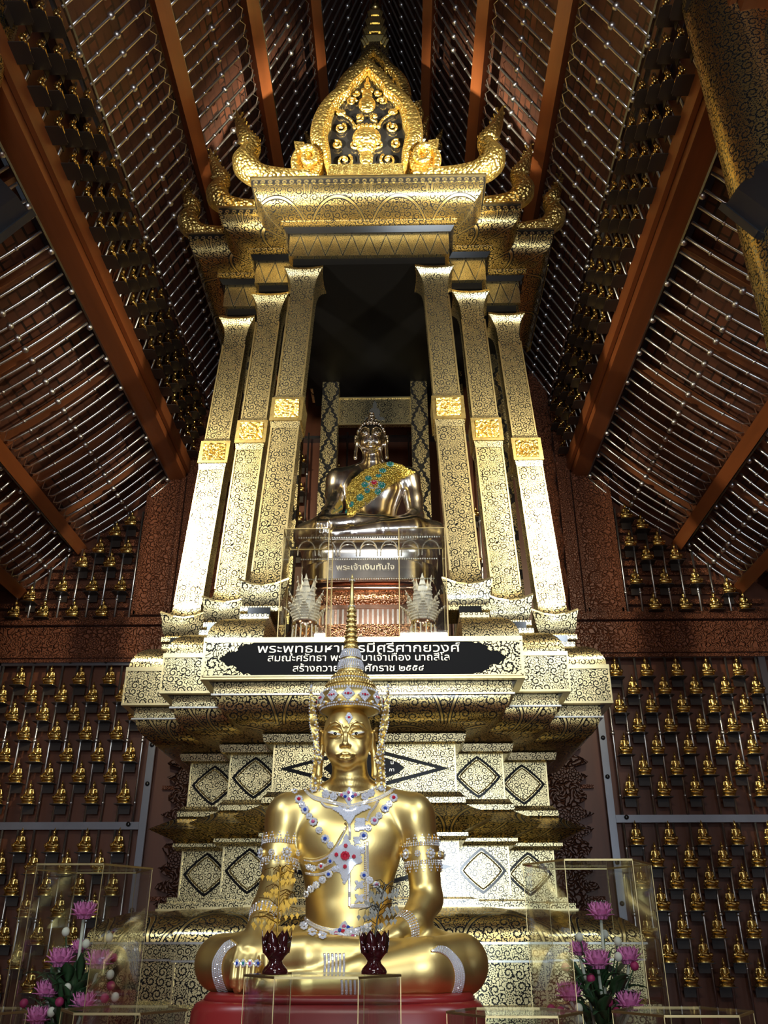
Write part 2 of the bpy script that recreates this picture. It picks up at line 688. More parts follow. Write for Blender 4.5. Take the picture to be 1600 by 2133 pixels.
def plain(name, col, rough=0.5, metallic=0.0, var=0.15, nscale=12.0, **kw):
    t = NT(name)
    ns = t.noise(t.coord('Object'), nscale, 3)
    return t.bsdf(t.mix(ns, (*col, 1), (*[c * (1 - var) for c in col], 1)), metallic, rough, **kw)


def glass_mat(name, tint=(0.93, 0.95, 0.94, 1), gloss=0.10):
    t = NT(name)
    tr = t.n('ShaderNodeBsdfTransparent')
    tr.inputs[0].default_value = tint
    gl = t.n('ShaderNodeBsdfGlossy')
    gl.inputs['Roughness'].default_value = 0.03
    gl.inputs['Color'].default_value = (1, 1, 1, 1)
    fr = t.n('ShaderNodeLayerWeight')
    fr.inputs[0].default_value = 0.35
    f = t.math('ADD', t.math('MULTIPLY', fr.outputs['Fresnel'], 0.30), gloss * 0.4)
    mx = t.n('ShaderNodeMixShader')
    t.link(f, mx.inputs[0])
    t.link(tr.outputs[0], mx.inputs[1])
    t.link(gl.outputs[0], mx.inputs[2])
    t.link(mx.outputs[0], t.out.inputs[0])
    return t.m


def tile_mat():
    t = NT('terracotta_tile_underside')
    uv = t.coord('UV')
    br = t.n('ShaderNodeTexBrick')
    t.link(uv, br.inputs['Vector'])
    br.inputs['Color1'].default_value = (0.20, 0.068, 0.036, 1)
    br.inputs['Color2'].default_value = (0.06, 0.024, 0.015, 1)
    br.inputs['Mortar'].default_value = (0.015, 0.008, 0.006, 1)
    br.inputs['Scale'].default_value = 1.0
    br.inputs['Mortar Size'].default_value = 0.008
    br.inputs['Brick Width'].default_value = 0.16
    br.inputs['Row Height'].default_value = 0.075
    ns = t.noise(uv, 4.0, 4)
    col = t.mix(t.smooth(ns, 0.35, 0.65), br.outputs['Color'], (0.10, 0.036, 0.022, 1))
    return t.bsdf(col, 0.0, 0.7, normal=t.bump(br.outputs['Fac'], 0.5, 0.02))


M = {}
M['lai'] = lai_mat('gold_scroll_on_black_lacquer', 19.0)
M['lai_fine'] = lai_mat('fine_gold_scroll_lacquer', 25.0)
M['lai_big'] = lai_mat('broad_gold_scroll_lacquer', 12.0)
M['lai_arch'] = lai_mat('arched_gold_scroll_lacquer', 16.0, lines=('arch', 0.42, 0.30), gold=GOLD_C)
M['lai_loz'] = lai_mat('lozenge_gold_scroll_lacquer', 19.0, lines=('lozenge', 0.135, 0.30))
M['lai_teeth'] = lai_mat('toothed_gold_lacquer', 26.0, lines=('teeth', 0.12, 5.84, 6.03), cut=(0.1, 0.2))
M['lai_gold'] = lai_mat('warm_gold_scroll_lacquer', 14.0, gold=GOLD_C)
M['dots'] = dots_mat('gold_ring_border', 0.028, 0.0, 0.25)
M['dots_dark'] = dots_mat('black_border_with_rings', 0.05, 0.0, 0.22, inv=False)
M['gold'] = metal('plain_gold_trim', GOLD_C, 0.28)
M['gold_pale'] = metal('pale_gold_trim', GOLD_P, 0.30)
M['gold_leaf'] = metal('burnished_gold_leaf', (0.92, 0.71, 0.28, 1), 0.40, 14.0, 0.03, 0.10)
M['gold_relief'] = metal('gilded_relief', (0.90, 0.66, 0.22, 1), 0.38, relief=('cell', 42.0, 1.0, 0.014))
M['gold_scroll'] = metal('gilded_scroll_relief', (0.90, 0.70, 0.26, 1), 0.25, relief=('scroll', 22.0, 1.0, 0.01))
M['gold_small'] = metal('statuette_gilding', (0.84, 0.60, 0.20, 1), 0.26)
M['silver'] = metal('polished_silver', (0.86, 0.80, 0.74, 1), 0.19, 9.0, 0.05, 0.18)
M['silver_trim'] = metal('silver_leaf_trim', (0.75, 0.73, 0.66, 1), 0.28)
M['copper'] = metal('embossed_copper', (0.55, 0.28, 0.17, 1), 0.25, relief=('cell', 70.0, 0.8, 0.008))
M['copper_plain'] = metal('polished_copper', (0.58, 0.34, 0.24, 1), 0.18)
M['black'] = plain('black_lacquer', (0.009, 0.009, 0.010), 0.14, var=0.1)
M['rhine'] = metal('rhinestone_silver', (0.84, 0.87, 0.96, 1), 0.10, metallic=0.35)
M['gem_red'] = plain('red_gem', (0.55, 0.02, 0.05), 0.12, coat=0.6)
M['gem_blue'] = plain('blue_gem', (0.02, 0.07, 0.45), 0.12, coat=0.6)
M['gem_pink'] = plain('pink_gem', (0.60, 0.12, 0.28), 0.12, coat=0.6)
M['gem_teal'] = plain('teal_gem', (0.02, 0.25, 0.24), 0.2, coat=0.5)
M['steel'] = metal('polished_steel', (0.82, 0.82, 0.82, 1), 0.36)
M['steel_flat'] = metal('flat_steel_bar', (0.36, 0.38, 0.42, 1), 0.30, 6.0, 0.05, 0.3)
M['shelf'] = plain('dark_steel_shelf', (0.035, 0.026, 0.022), 0.35)
M['bolt'] = plain('black_bolt', (0.012, 0.012, 0.014), 0.2)
M['wood_wall'] = wood('reddish_wall_boards', (0.15, 0.048, 0.022, 1), (0.085, 0.028, 0.014, 1), 5.0)
M['wood_carved'] = wood('carved_teak', (0.23, 0.075, 0.034, 1), (0.15, 0.047, 0.022, 1), 5.0, carve=(7.5, 1.0, 0.03))
M['wood_carved_fine'] = wood('fine_carved_teak', (0.23, 0.075, 0.034, 1), (0.15, 0.047, 0.022, 1), 5.0, carve=(13.0, 1.0, 0.02))
M['wood_dark'] = wood('dark_openwork_teak', (0.10, 0.034, 0.018, 1), (0.06, 0.020, 0.012, 1), 5.0, carve=(6.5, 1.0, 0.05))
M['wood_beam'] = wood('orange_teak_beam', (0.30, 0.088, 0.026, 1), (0.17, 0.05, 0.016, 1), 4.0, stretch=(1, 0.07, 1), rough=0.38)
M['tile'] = tile_mat()
M['floor'] = plain('dark_red_floor', (0.16, 0.04, 0.03), 0.4)
M['plaster'] = wood('wall_planks', (0.20, 0.085, 0.05, 1), (0.13, 0.05, 0.03, 1), 3.0)
M['red'] = plain('red_lacquer_plinth', (0.26, 0.018, 0.018), 0.32, var=0.25, nscale=8)
M['glass'] = glass_mat('clear_case_glass', (0.95, 0.965, 0.96, 1), 0.05)
M['tree_gold'] = metal('amber_gilt_leaves', (0.42, 0.24, 0.04, 1), 0.35)
M['tree_silver'] = metal('dull_silver_leaves', (0.13, 0.12, 0.10, 1), 0.45)
M['acrylic'] = glass_mat('clear_acrylic', (0.965, 0.965, 0.94, 1), 0.16)
M['brass_edge'] = metal('brass_edge_strip', (0.42, 0.33, 0.16, 1), 0.42)
M['pink'] = plain('pink_petal', (0.72, 0.20, 0.46), 0.5, var=0.35, nscale=40)
M['pink_dark'] = plain('magenta_bud', (0.36, 0.02, 0.10), 0.6)
M['white_bud'] = plain('white_bud', (0.66, 0.64, 0.52), 0.7)
M['leaf'] = plain('dark_green_leaf', (0.03, 0.085, 0.03), 0.45, var=0.4)
M['stem'] = plain('pale_stem', (0.50, 0.50, 0.40), 0.5)
M['ruby_glass'] = plain('dark_ruby_glass', (0.035, 0.004, 0.006), 0.06, coat=0.8)
M['lamp_black'] = plain('black_lamp_housing', (0.014, 0.015, 0.018), 0.35)
M['eye_white'] = plain('shell_white', (0.75, 0.74, 0.70), 0.25, var=0.05)
M['eye_black'] = plain('onyx_black', (0.006, 0.006, 0.006), 0.1)
M['sash'] = metal('gold_sequin_sash', (0.88, 0.68, 0.16, 1), 0.42, relief=('cell', 90.0, 1.0, 0.010))
M['letter'] = metal('gilt_lettering', (0.80, 0.74, 0.58, 1), 0.35)
M['crystal'] = metal('clear_crystal_beads', (0.86, 0.83, 0.76, 1), 0.22, metallic=0.2)
M['board_black'] = plain('black_sign_lacquer', (0.006, 0.006, 0.007), 0.45, var=0.1, spec=0.08)
M['wood_rafter'] = wood('brown_rafter', (0.26, 0.085, 0.03, 1), (0.15, 0.05, 0.02, 1), 5.0)
# ------------------------------------------------------------------ the hall
YW = 7.0            # face of the rear wall
YF = -6.0           # front wall, behind the viewer
structure(MB().box((0, 0.5, -0.05), (8.0, 13.2, 0.1)).build('floor', M['floor']))
structure(MB().box((0, YW + 0.06, 5.6), (8.0, 0.12, 11.3)).build('wall_rear', M['wood_wall']))
structure(MB().box((-3.72, 0.5, 2.0), (0.12, 13.0, 4.1)).build('wall_left', M['plaster']))
structure(MB().box((3.72, 0.5, 2.0), (0.12, 13.0, 4.1)).build('wall_right', M['plaster']))
fw = MB()
fw.box((-2.1, YF, 2.0), (3.3, 0.12, 4.1)).box((2.75, YF, 2.0), (2.0, 0.12, 4.1)).box((0.65, YF, 3.78), (2.2, 0.12, 0.7))
structure(fw.build('wall_front', M['plaster']))

LOW = [(1.94, 5.45), (2.66, 4.81), (3.12, 4.37), (3.75, 3.82)]
UPP = [(1.66, 6.26), (1.32, 6.90), (0.88, 7.74), (0.50, 8.78), (0.0, 10.6)]


def roof_slab(prof, s, gap, y0, y1):
    m = MB()
    pts = [Vector((s * p[0], 0, p[1])) for p in prof]
    off = []
    for i in range(len(pts)):
        d = (pts[min(i + 1, len(pts) - 1)] - pts[max(i - 1, 0)]).normalized()
        nrm = Vector((d.z, 0, -d.x))
        if nrm.z < 0:
            nrm = -nrm
        off.append((pts[i] + nrm * gap, nrm))
    acc = 0.0
    for i in range(len(off) - 1):
        a, na = off[i]
        b, nb = off[i + 1]
        L = (b - a).length
        vs, fs, us = [], [], []
        q = [Vector((a.x, y0, a.z)), Vector((a.x, y1, a.z)), Vector((b.x, y1, b.z)), Vector((b.x, y0, b.z))]
        up = nb * 0.08
        allv = q + [p + up for p in q]
        f0 = (0, 1, 2, 3)
        m.add(allv, [f0, (4, 7, 6, 5), (0, 4, 5, 1), (3, 2, 6, 7), (0, 3, 7, 4), (1, 5, 6, 2)],
              [[(y0, acc), (y1, acc), (y1, acc + L), (y0, acc + L)]] + [[(0, 0), (1, 0), (1, 1), (0, 1)]] * 5)
        acc += L
    return m


for s in (-1, 1):
    structure(roof_slab(LOW, s, 0.16, YF, YW).build('ceiling', M['tile']))
    structure(roof_slab(UPP, s, 0.16, YF, YW).build('ceiling', M['tile']))
    # clerestory boarding above the eaves beam
    structure(MB().box((s * 1.95, 0.5, 6.03), (0.06, 13.0, 0.95)).build('wall_left' if s < 0 else 'wall_right', M['wood_wall']))
    # rafters lying under the tiles
    for k in range(9):
        y = 2.2 + 0.62 * k
        for prof in (LOW,):
            for i in range(len(prof) - 1):
                a = Vector((s * prof[i][0], y, prof[i][1] + 0.12))
                b = Vector((s * prof[i + 1][0], y, prof[i + 1][1] + 0.12))
                if prof is UPP:
                    a.x += s * 0.11
                    b.x += s * 0.11
                    a.z -= 0.06
                    b.z -= 0.06
                structure(MB().bar(a, b, 0.10, 0.035, (0, 1, 0)).build('rafter', M['wood_rafter']))

structure(MB().box((0, 0.5, 10.72), (0.9, 13.0, 0.25)).build('ridge_beam', M['wood_wall']))
# long beams (purlins) running the length of the hall
def beam(cx, cz, w, h, ang, name='beam'):
    Mr = Matrix.Rotation(ang, 3, 'Y')
    m = MB().box((cx, 0.5, cz), (w, 12.9, h), Mr)
    return structure(m.build(name, M['wood_beam']))


for s in (-1, 1):
    beam(s * 1.87, 5.56, 0.15, 0.20, 0)
    beam(s * 1.775, 5.60, 0.03, 0.14, 0)
    beam(s * 2.69, 4.79, 0.10, 0.13, s * 0.72)
    beam(s * 3.14, 4.36, 0.10, 0.12, s * 0.72)
    beam(s * 1.295, 6.93, 0.095, 0.12, s * 0.55)
    beam(s * 0.865, 7.74, 0.095, 0.12, s * 0.55)
    beam(s * 0.50, 8.76, 0.09, 0.12, s * 0.5)

# carved beam across the rear wall, carved upright panels, posts
for s in (-1, 1):
    dz = 0.0 if s > 0 else -0.02
    m = MB().box((s * 2.55, YW - 0.04, 3.915 + dz), (2.1, 0.10, 0.24))
    structure(m.build('beam', M['wood_carved']))
    m = MB().box((s * 2.55, YW - 0.06, 4.06 + dz), (2.1, 0.14, 0.035)).box((s * 2.55, YW - 0.06, 3.77 + dz), (2.1, 0.14, 0.035))
    m.box((s * 2.55, YW - 0.05, 4.10 + dz), (2.1, 0.12, 0.03)).box((s * 2.55, YW - 0.05, 3.735 + dz), (2.1, 0.12, 0.03))
    structure(m.build('moulding', M['wood_carved_fine']))
    structure(MB().box((s * 1.955, YW - 0.03, 4.80), (0.27, 0.07, 1.34)).build('panel', M['wood_carved']))
    m = MB()
    for x in (1.80, 2.105):
        m.box((s * x, YW - 0.045, 4.80), (0.035, 0.10, 1.36))
    m.box((s * 1.955, YW - 0.045, 4.14), (0.30, 0.10, 0.035))
    structure(m.build('frame', M['wood_carved_fine']))
    structure(MB().box((s * 1.725, YW - 0.03, 5.0), (0.10, 0.08, 2.3)).build('panel', M['wood_carved_fine']))
    structure(MB().box((s * 1.665, YW - 0.04, 5.0), (0.025, 0.11, 2.3)).build('frame', M['wood_carved_fine']))
    m = MB()
    zz = [3.1 + 0.12 * i for i in range(30)]
    m.lathe([(0.13 + 0.012 * sin(i * 1.9), z) for i, z in enumerate(zz)], 16, (s * 1.52, YW - 0.06, 0))
    structure(m.build('post', M['wood_carved'], smooth=True))
    # stepped rails behind the triangular statuette screen
    m = MB()
    for i, z in enumerate((4.22, 4.40, 4.58, 4.74, 4.90, 5.06)):
        x1 = 3.45 - (z - 4.1) * 1.12
        if x1 > 2.2:
            m.box((s * (2.13 + x1) / 2, YW - 0.03, z), (x1 - 2.13, 0.06, 0.04))
            m.box((s * (2.13 + x1) / 2, YW - 0.015, z - 0.07), (x1 - 2.13, 0.03, 0.06))
    structure(m.build('moulding', M['wood_carved_fine']))
    # pierced flame carving beside the altar
    pts = [(1.30, 1.3)]
    zc = 1.3
    k = 0
    outl = []
    while zc < 3.45:
        outl.append((1.60 + 0.05 * sin(k * 1.7) + 0.025 * sin(k * 4.1) - 0.10 * max(0, (zc - 2.9)), zc))
        zc += 0.035
        k += 1
    poly = [(1.22, 1.3)] + outl + [(1.22, 3.45)]
    poly = [(s * a, b) for a, b in poly]
    structure(MB().prism(poly if s > 0 else poly[::-1], YW - 0.09, YW - 0.01).build('panel', M['wood_dark']))
    # wall boards between frame and carving
    m = MB()
    for z in (1.9, 2.7, 3.3):
        m.box((s * 1.45, YW - 0.01, z), (0.5, 0.03, 0.03))
    structure(m.build('moulding', M['wood_carved_fine']))

# nave pillars near the viewer, gilded
for s, px in ((-1, -1.97), (1, 1.87)):
    m = MB()
    m.lathe([(0.21, 0.0), (0.21, 5.9)], 32, (px, 2.72, 0))
    # wrap the pattern round the shaft
    for fi, fc in enumerate(m.f):
        if len(fc) == 4:
            k = fi % 32
            m.uv[fi] = [(k / 32 * 1.32, 0), ((k + 1) / 32 * 1.32, 0), ((k + 1) / 32 * 1.32, 5.9), (k / 32 * 1.32, 5.9)]
    structure(m.build('pillar', M['lai_gold'], smooth=True, angle=40))

# ------------------------------------------------------------------ roof rod screens
def add_rods(root, p0, p1, sag, y0, y1, step, name='rod'):
    """identical steel rods across a roof bay, one object each, sharing a mesh"""
    p0, p1 = Vector(p0), Vector(p1)
    d = (p1 - p0)
    L = d.length
    nrm = Vector((-d.z, 0, d.x)).normalized()
    if nrm.z > 0:
        nrm = -nrm
    n = 8
    path = [p0 + d * (i / n) + nrm * (sag * 4 * (i / n) * (1 - i / n)) for i in range(n + 1)]
    m = MB().tube(path, 0.0095, 7)
    for f, r in ((0.20, 0.015), (0.80, 0.015), (0.5, 0.025)):
        q = p0 + d * f + nrm * (sag * 4 * f * (1 - f))
        m.ball(q, r, 8, 6)
    first = None
    y = y1
    while y > y0:
        if first is None:
            first = m.build(name, M['steel'], root, smooth=True, local=True, uv=False)
            first.location = (0, y - root.location.y, 0)
            first.location = Vector((0, y, 0)) - Vector(root.location)
        else:
            c = first.copy()
            COL.objects.link(c)
            c.location = Vector((0, y, 0)) - Vector(root.location)
        y -= step


def rail_with_studs(p, y0, y1, root, inward, zig=True):
    m = MB()
    m.box((p[0], (y0 + y1) / 2, p[1]), (0.012, y1 - y0, 0.055), Matrix.Rotation(inward, 3, 'Y'))
    m.build('rail', M['steel_flat'], root)
    y = y1 - 0.1
    first = MB().ball((0, 0, 0), 0.022, 8, 6).build('stud', M['steel'], root, smooth=True, local=True, uv=False)
    first.location = Vector((p[0], y, p[1] - 0.03)) - Vector(root.location)
    while y - 0.365 > y0:
        y -= 0.365
        c = first.copy()
        COL.objects.link(c)
        c.location = Vector((p[0], y, p[1] - 0.03)) - Vector(root.location)


SIDEW = {-1: 'left', 1: 'right'}
ROOFSEC = [('lower roof slope, bay beside the main beam', (1.95, 5.43), (2.64, 4.84), 0.03, 2.6),
           ('lower roof slope, bay nearest the eaves', (2.74, 4.73), (3.10, 4.39), 0.02, 3.4),
           ('upper roof slope, lowest bay', (1.66, 6.26), (1.345, 6.84), 0.0, 2.6),
           ('upper roof slope, second bay up', (1.27, 7.00), (0.91, 7.66), 0.0, 2.8),
           ('upper roof slope, third bay up', (0.83, 7.86), (0.53, 8.66), 0.0, 3.6),
           ('upper roof slope, bay under the ridge', (0.46, 8.92), (0.06, 10.35), 0.0, 4.2)]
for s in (-1, 1):
    for nm, a, b, sag, y0 in ROOFSEC:
        A, B = Vector((s * a[0], 0, a[1])), Vector((s * b[0], 0, b[1]))
        root = thing('rod_screen', 'steel rods on the %s %s' % (SIDEW[s], nm), 'rod screen', (A.x, YW, A.z), 'steel rod screens under the roof')
        add_rods(root, A, B, sag, y0, YW - 0.06, 0.121)
        rail_with_studs((A.x - s * 0.0, A.z + 0.03), y0, YW - 0.02, root, s * 0.6)
        # zigzag wire under the upper rail
        m = MB()
        path = []
        y, k = YW - 0.05, 0
        while y > y0:
            q = B + (A - B).normalized() * (0.0 if k % 2 else 0.05)
            path.append((q.x, y, q.z - 0.01))
            y -= 0.0605
            k += 1
        m.tube(path, 0.004, 4)
        m.build('zigzag_wire', M['steel'], root, uv=False)
# ------------------------------------------------------------------ small gilt statuettes on steel screens
def small_buddha_field():
    f = Field(np.linspace(-.06, .06, 49), np.linspace(-.05, .045, 39), np.linspace(-.005, .135, 57))
    k = .008
    f.ell((0, .004, .045), (.021, .016, .030), k)            # torso
    f.ell((0, .004, .066), (.026, .013, .012), k)            # shoulders
    f.cap((0, .003, .075), (0, .002, .088), .008, .008, .004)
    f.ell((0, .001, .095), (.0115, .012, .0155), .004)       # head
    f.ell((0, .004, .110), (.007, .007, .008), .004)
    f.cap((0, .004, .112), (0, .004, .128), .0045, .0015, .004)
    for s in (-1, 1):
        f.cap((s * .012, .0, .015), (s * .046, -.018, .012), .014, .012, k)
        f.cap((s * .046, -.018, .012), (-s * .02, -.032, .011 + .004 * s), .011, .008, k)
        f.cap((s * .027, .004, .064), (s * .033, .006, .038), .008, .007, .004)
        f.cap((s * .0125, .002, .097), (s * .0125, .002, .086), .003, .002, .002)
    f.cap((-.033, .006, .038), (-.036, -.026, .022), .007, .006, .004)
    f.cap((-.036, -.026, .022), (-.037, -.034, .008), .006, .004, .003)
    f.cap((.033, .006, .038), (.006, -.026, .028), .007, .007, .004)
    return f


sb_P, sb_Q = small_buddha_field().mesh()
me_sb = bpy.data.meshes.new('buddha_statuette')
me_sb.from_pydata((sb_P * np.array((.95, 1.0, 1.14)) + np.array((0, 0, .035))).tolist(), [], sb_Q.tolist())
me_sb.polygons.foreach_set('use_smooth', [True] * len(me_sb.polygons))
me_sb.materials.append(M['gold_small'])
# a tiered base of its own
_m = MB()
_rg = []
for hw, hd, z in ((.052, .036, 0), (.052, .036, .006), (.045, .031, .010), (.040, .028, .018), (.046, .032, .024), (.047, .033, .033), (.040, .028, .037)):
    _rg.append([(hw * cos(2 * pi * k / 20) * (1.12 if k % 5 else 1.0), hd * sin(2 * pi * k / 20), z) for k in range(20)])
_m.rings(_rg)
_tmp = _m.build('base', M['gold_small'], None, smooth=True, local=True, uv=False, angle=40)
me_base = _tmp.data
bpy.data.objects.remove(_tmp)

# shelf mesh: dark plate with a rounded front edge and a tongue behind
_m = MB()
_m.prism([(-.062, 0), (.062, 0), (.062, -.006), (-.062, -.006)], -.045, .05)
_m.box((0, -.048, -.003), (.10, .014, .006))
_m.box((0, .045, -.035), (.085, .006, .065))
_tmp = _m.build('shelf', M['shelf'], None, local=True, uv=False)
me_shelf = _tmp.data
bpy.data.objects.remove(_tmp)


def statuette(loc, label, group, rz=0.0, base=True, scale=1.0):
    o = bpy.data.objects.new('buddha_statuette', me_sb)
    COL.objects.link(o)
    o.location = loc
    o.rotation_euler = (0, 0, rz)
    o.scale = (scale,) * 3
    tag(o, label, 'statuette', group)
    if base:
        b = bpy.data.objects.new('lotus_base', me_base)
        COL.objects.link(b)
        b.parent = o
    return o


def shelf(root, loc, rz=0.0):
    o = bpy.data.objects.new('shelf', me_shelf)
    COL.objects.link(o)
    o.parent = root
    o.location = Vector(loc) - Vector(root.location)
    o.rotation_euler = (0, 0, rz)


def vrod_mesh(z0, z1, balls):
    m = MB().tube([(0, 0, z0), (0, 0, z1)], 0.0095, 7)
    for z, r in balls:
        m.ball((0, 0, z), r, 8, 6)
    t = m.build('rod', M['steel'], None, smooth=True, local=True, uv=False)
    me = t.data
    bpy.data.objects.remove(t)
    return me


def put(name, me, root, loc):
    o = bpy.data.objects.new(name, me)
    COL.objects.link(o)
    o.parent = root
    o.location = Vector(loc) - Vector(root.location)
    return o


ROWS_UP = [3.500, 3.352, 3.203, 3.050, 2.880, 2.722, 2.564]
ROWS_LO = [2.216, 2.065, 1.917, 1.772, 1.593, 1.439, 1.29]
YS = 6.88
for s in (-1, 1):
    side = SIDEW[s]
    zo = 0.0 if s < 0 else 0.042
    xin, xout = 1.80, 3.18
    root = thing('statuette_screen', 'tall steel screen of rods and shelves on the rear wall, %s of the altar' % side, 'screen', (s * 2.45, YW - 0.06, 1.0), 'steel screens of the rear wall')
    fr = [((s * xin, YW - .08, 1.0), (s * xin, YW - .08, 3.73 + zo)), ((s * xout, YW - .08, 1.0), (s * xout, YW - .08, 3.73 + zo)),
          ((s * xin, YW - .08, 3.705 + zo), (s * xout, YW - .08, 3.705 + zo)), ((s * (xin + .03), YW - .075, 2.41 + zo), (s * xout, YW - .075, 2.41 + zo))]
    for i, (a, b) in enumerate(fr):
        MB().bar(a, b, .055, .02, (0, 1, 0) if abs(a[2] - b[2]) < .1 else (0, 1, 0)).build('frame_bar', M['steel_flat'], root)
    mb = MB().ball((0, 0, 0), .018, 10, 6, (1, .6, 1))
    tb = mb.build('bolt', M['bolt'], root, smooth=True, local=True, uv=False)
    tb.location = Vector((s * xin, YW - .095, 3.3)) - Vector(root.location)
    for z in (3.02, 2.72, 2.10, 1.82, 1.55, 1.30):
        put('bolt', tb.data, root, (s * xin, YW - .095, z + zo))
    for x in (1.97, 2.27, 2.57, 2.87):
        put('bolt', tb.data, root, (s * x, YW - .095, 3.71 + zo))
    put('bolt', tb.data, root, (s * 1.91, YW - .095, 2.42 + zo))
    up = vrod_mesh(2.44 + zo, 3.68 + zo, [(3.06 + zo, .020)] + [(z + zo - .02, .0125) for z in (2.60, 3.36)])
    lo = vrod_mesh(1.02, 2.38 + zo, [(1.75 + zo, .018)] + [(z + zo, .0125) for z in (2.2, 1.4)])
    for k in range(11):
        x = 1.885 + .125 * k
        put('rod', up, root, (s * x, YS + .045, 0))
        put('rod', lo, root, (s * x, YS + .045, 0))
    for j, z in enumerate(ROWS_UP + ROWS_LO):
        par = j % 2 if j < 7 else (j - 7 + 0) % 2
        xs = [1.96 + .125 * par + .25 * k for k in range(-1 if par == 0 else 0, 5)]
        xs = [x for x in xs if 1.85 < x < 3.13]
        for k, x in enumerate(xs):
            shelf(root, (s * x, YS, z + zo - .001))
            half = 'upper' if j < 7 else 'lower'
            jj = j if j < 7 else j - 7
            statuette((s * x, YS, z + zo), 'gilt seated statuette, %s screen %s half, %s row down, %s from the altar' % (side, half, ORD[jj], ORD[k]),
                      'gilt statuettes on the rear wall screens', rz=0)
    # the triangular screen under the roof
    zt = 0.0 if s > 0 else -0.03
    tri = [(2.36, 4.115), (2.615, 4.115), (2.87, 4.115), (3.12, 4.115), (3.01, 4.258), (2.23, 4.345), (2.48, 4.345), (2.745, 4.345),
           (2.355, 4.57), (2.603, 4.57), (2.226, 4.70), (2.475, 4.705), (2.352, 4.868), (2.226, 4.973)]
    root = thing('statuette_screen', 'small triangular steel screen under the roof slope, %s of the altar' % side, 'screen', (s * 2.6, YW - .05, 4.05), 'triangular screens under the roof')
    MB().box((s * 2.65, YS + .045, 4.065 + zt), (1.12, .012, .02)).build('rail', M['steel_flat'], root)
    for k in range(9):
        x = 2.14 + .125 * k
        top = min(5.12, 5.42 - (x - 1.95) * .90)
        me = vrod_mesh(4.07 + zt, top, [(4.30 + zt, .016)] if top > 4.4 else [])
        put('rod', me, root, (s * x, YS + .045, 0))
    for k, (x, z) in enumerate(tri):
        shelf(root, (s * x, YS, z + zt - .001))
        nm = ['bottom row', 'bottom row', 'bottom row', 'bottom row', 'just above the outer bottom corner', 'second row up', 'second row up', 'second row up', 'third row up', 'third row up', 'fourth row up', 'fourth row up', 'just below the topmost', 'topmost of all'][k]
        pl = ['nearest the altar', 'second from the altar', 'third from the altar', 'outermost', '', 'nearest the altar', 'middle one', 'outermost', 'nearest the altar', 'outermost', 'nearest the altar', 'outermost', '', ''][k]
        lab = 'gilt seated statuette on the %s triangular screen, %s' % (side, nm) + (', ' + pl if pl else '')
        statuette((s * x, YS, z + zt), lab, 'gilt statuettes on the triangular screens')

# screen on the rear wall seen through the altar
root = thing('statuette_screen', 'dark steel rods and shelves on the wall behind the silver statue', 'screen', (0, YW - .05, 3.4), 'steel screens of the rear wall')
MB().box((0.06, YS + .09, 5.9), (1.8, .10, .03)).build('rail', M['steel_flat'], root)
me = vrod_mesh(3.45, 5.95, [(5.0, .02), (4.5, .014), (5.5, .014)])
for x in (-.79, -.66, -.42, -.29, .29, .42, .66, .79, .92):
    put('rod', me, root, (x, YS + .045, 0))
mid = [(-.725, 5.57), (-.725, 5.27), (-.725, 4.97), (-.725, 4.67), (-.36, 5.43), (-.36, 5.12), (.35, 5.43), (.35, 5.12), (.72, 5.30), (.86, 5.0), (.86, 4.55)]
for k, (x, z) in enumerate(mid):
    shelf(root, (x, YS, z))
    col = 'left of' if x < 0 else 'right of'
    far = 'between the pillars, well ' if abs(x) > .5 else 'just '
    which = {0: 'topmost', 1: 'second down', 2: 'third down', 3: 'lowest', 4: 'upper', 5: 'lower', 6: 'upper', 7: 'lower', 8: 'topmost', 9: 'middle', 10: 'lowest'}[k]
    statuette((x, YS, z), 'gilt statuette on the wall, %s%s the silver statue, %s' % (far, col, which), 'gilt statuettes behind the silver statue')

# ------------------------------------------------------------------ clerestory screens along both sides of the nave
ZC = [5.66, 5.79, 5.92, 6.05]
far_me = MB()
for s in (-1, 1):
    side = SIDEW[s]
    root = thing('statuette_screen', 'long dark screen of rods and shelves above the %s main beam' % side, 'screen', (s * 1.80, 4.8, 5.64), 'clerestory screens')
    MB().box((s * 1.80, 4.75, 5.63), (.02, 4.4, .03)).build('rail', M['steel_flat'], root)
    MB().box((s * 1.70, 4.75, 6.245), (.02, 4.4, .03)).build('rail', M['steel_flat'], root)
    me = MB()
    me.tube([(s * .05, 0, 0), (-s * .045, 0, .60)], .009, 6)
    me.ball((s * .05, 0, .02), .018, 8, 6)
    me.ball((0, 0, .31), .013, 8, 6)
    t = me.build('rod', M['steel'], root, smooth=True, local=True, uv=False)
    t.location = (s * -.02, 2.2, 0)
    for k in range(1, 38):
        put('rod', t.data, root, (s * 1.78, 7.0 - .124 * k, 5.64))
    col = 0
    y = 6.80
    while y > 2.55:
        for j, z in enumerate(ZC):
            yy = y - (.125 if j % 2 else 0)
            x = s * (1.735 - .16 * (z - 5.64) - .01)
            sh = bpy.data.objects.new('shelf', me_shelf)
            COL.objects.link(sh)
            sh.parent = root
            sh.location = Vector((x, yy, z)) - Vector(root.location)
            sh.rotation_euler = (0, 0, -s * pi / 2)
            statuette((x, yy, z), 'gilt statuette above the %s main beam, %s row up, %s column from the rear wall' % (side, ORD[j], ORD[col]),
                      'gilt statuettes of the clerestory screens', rz=-s * pi / 2, base=False)
        col += 1
        y -= .25
# ------------------------------------------------------------------ the altar: stepped pedestal
YC = 5.35


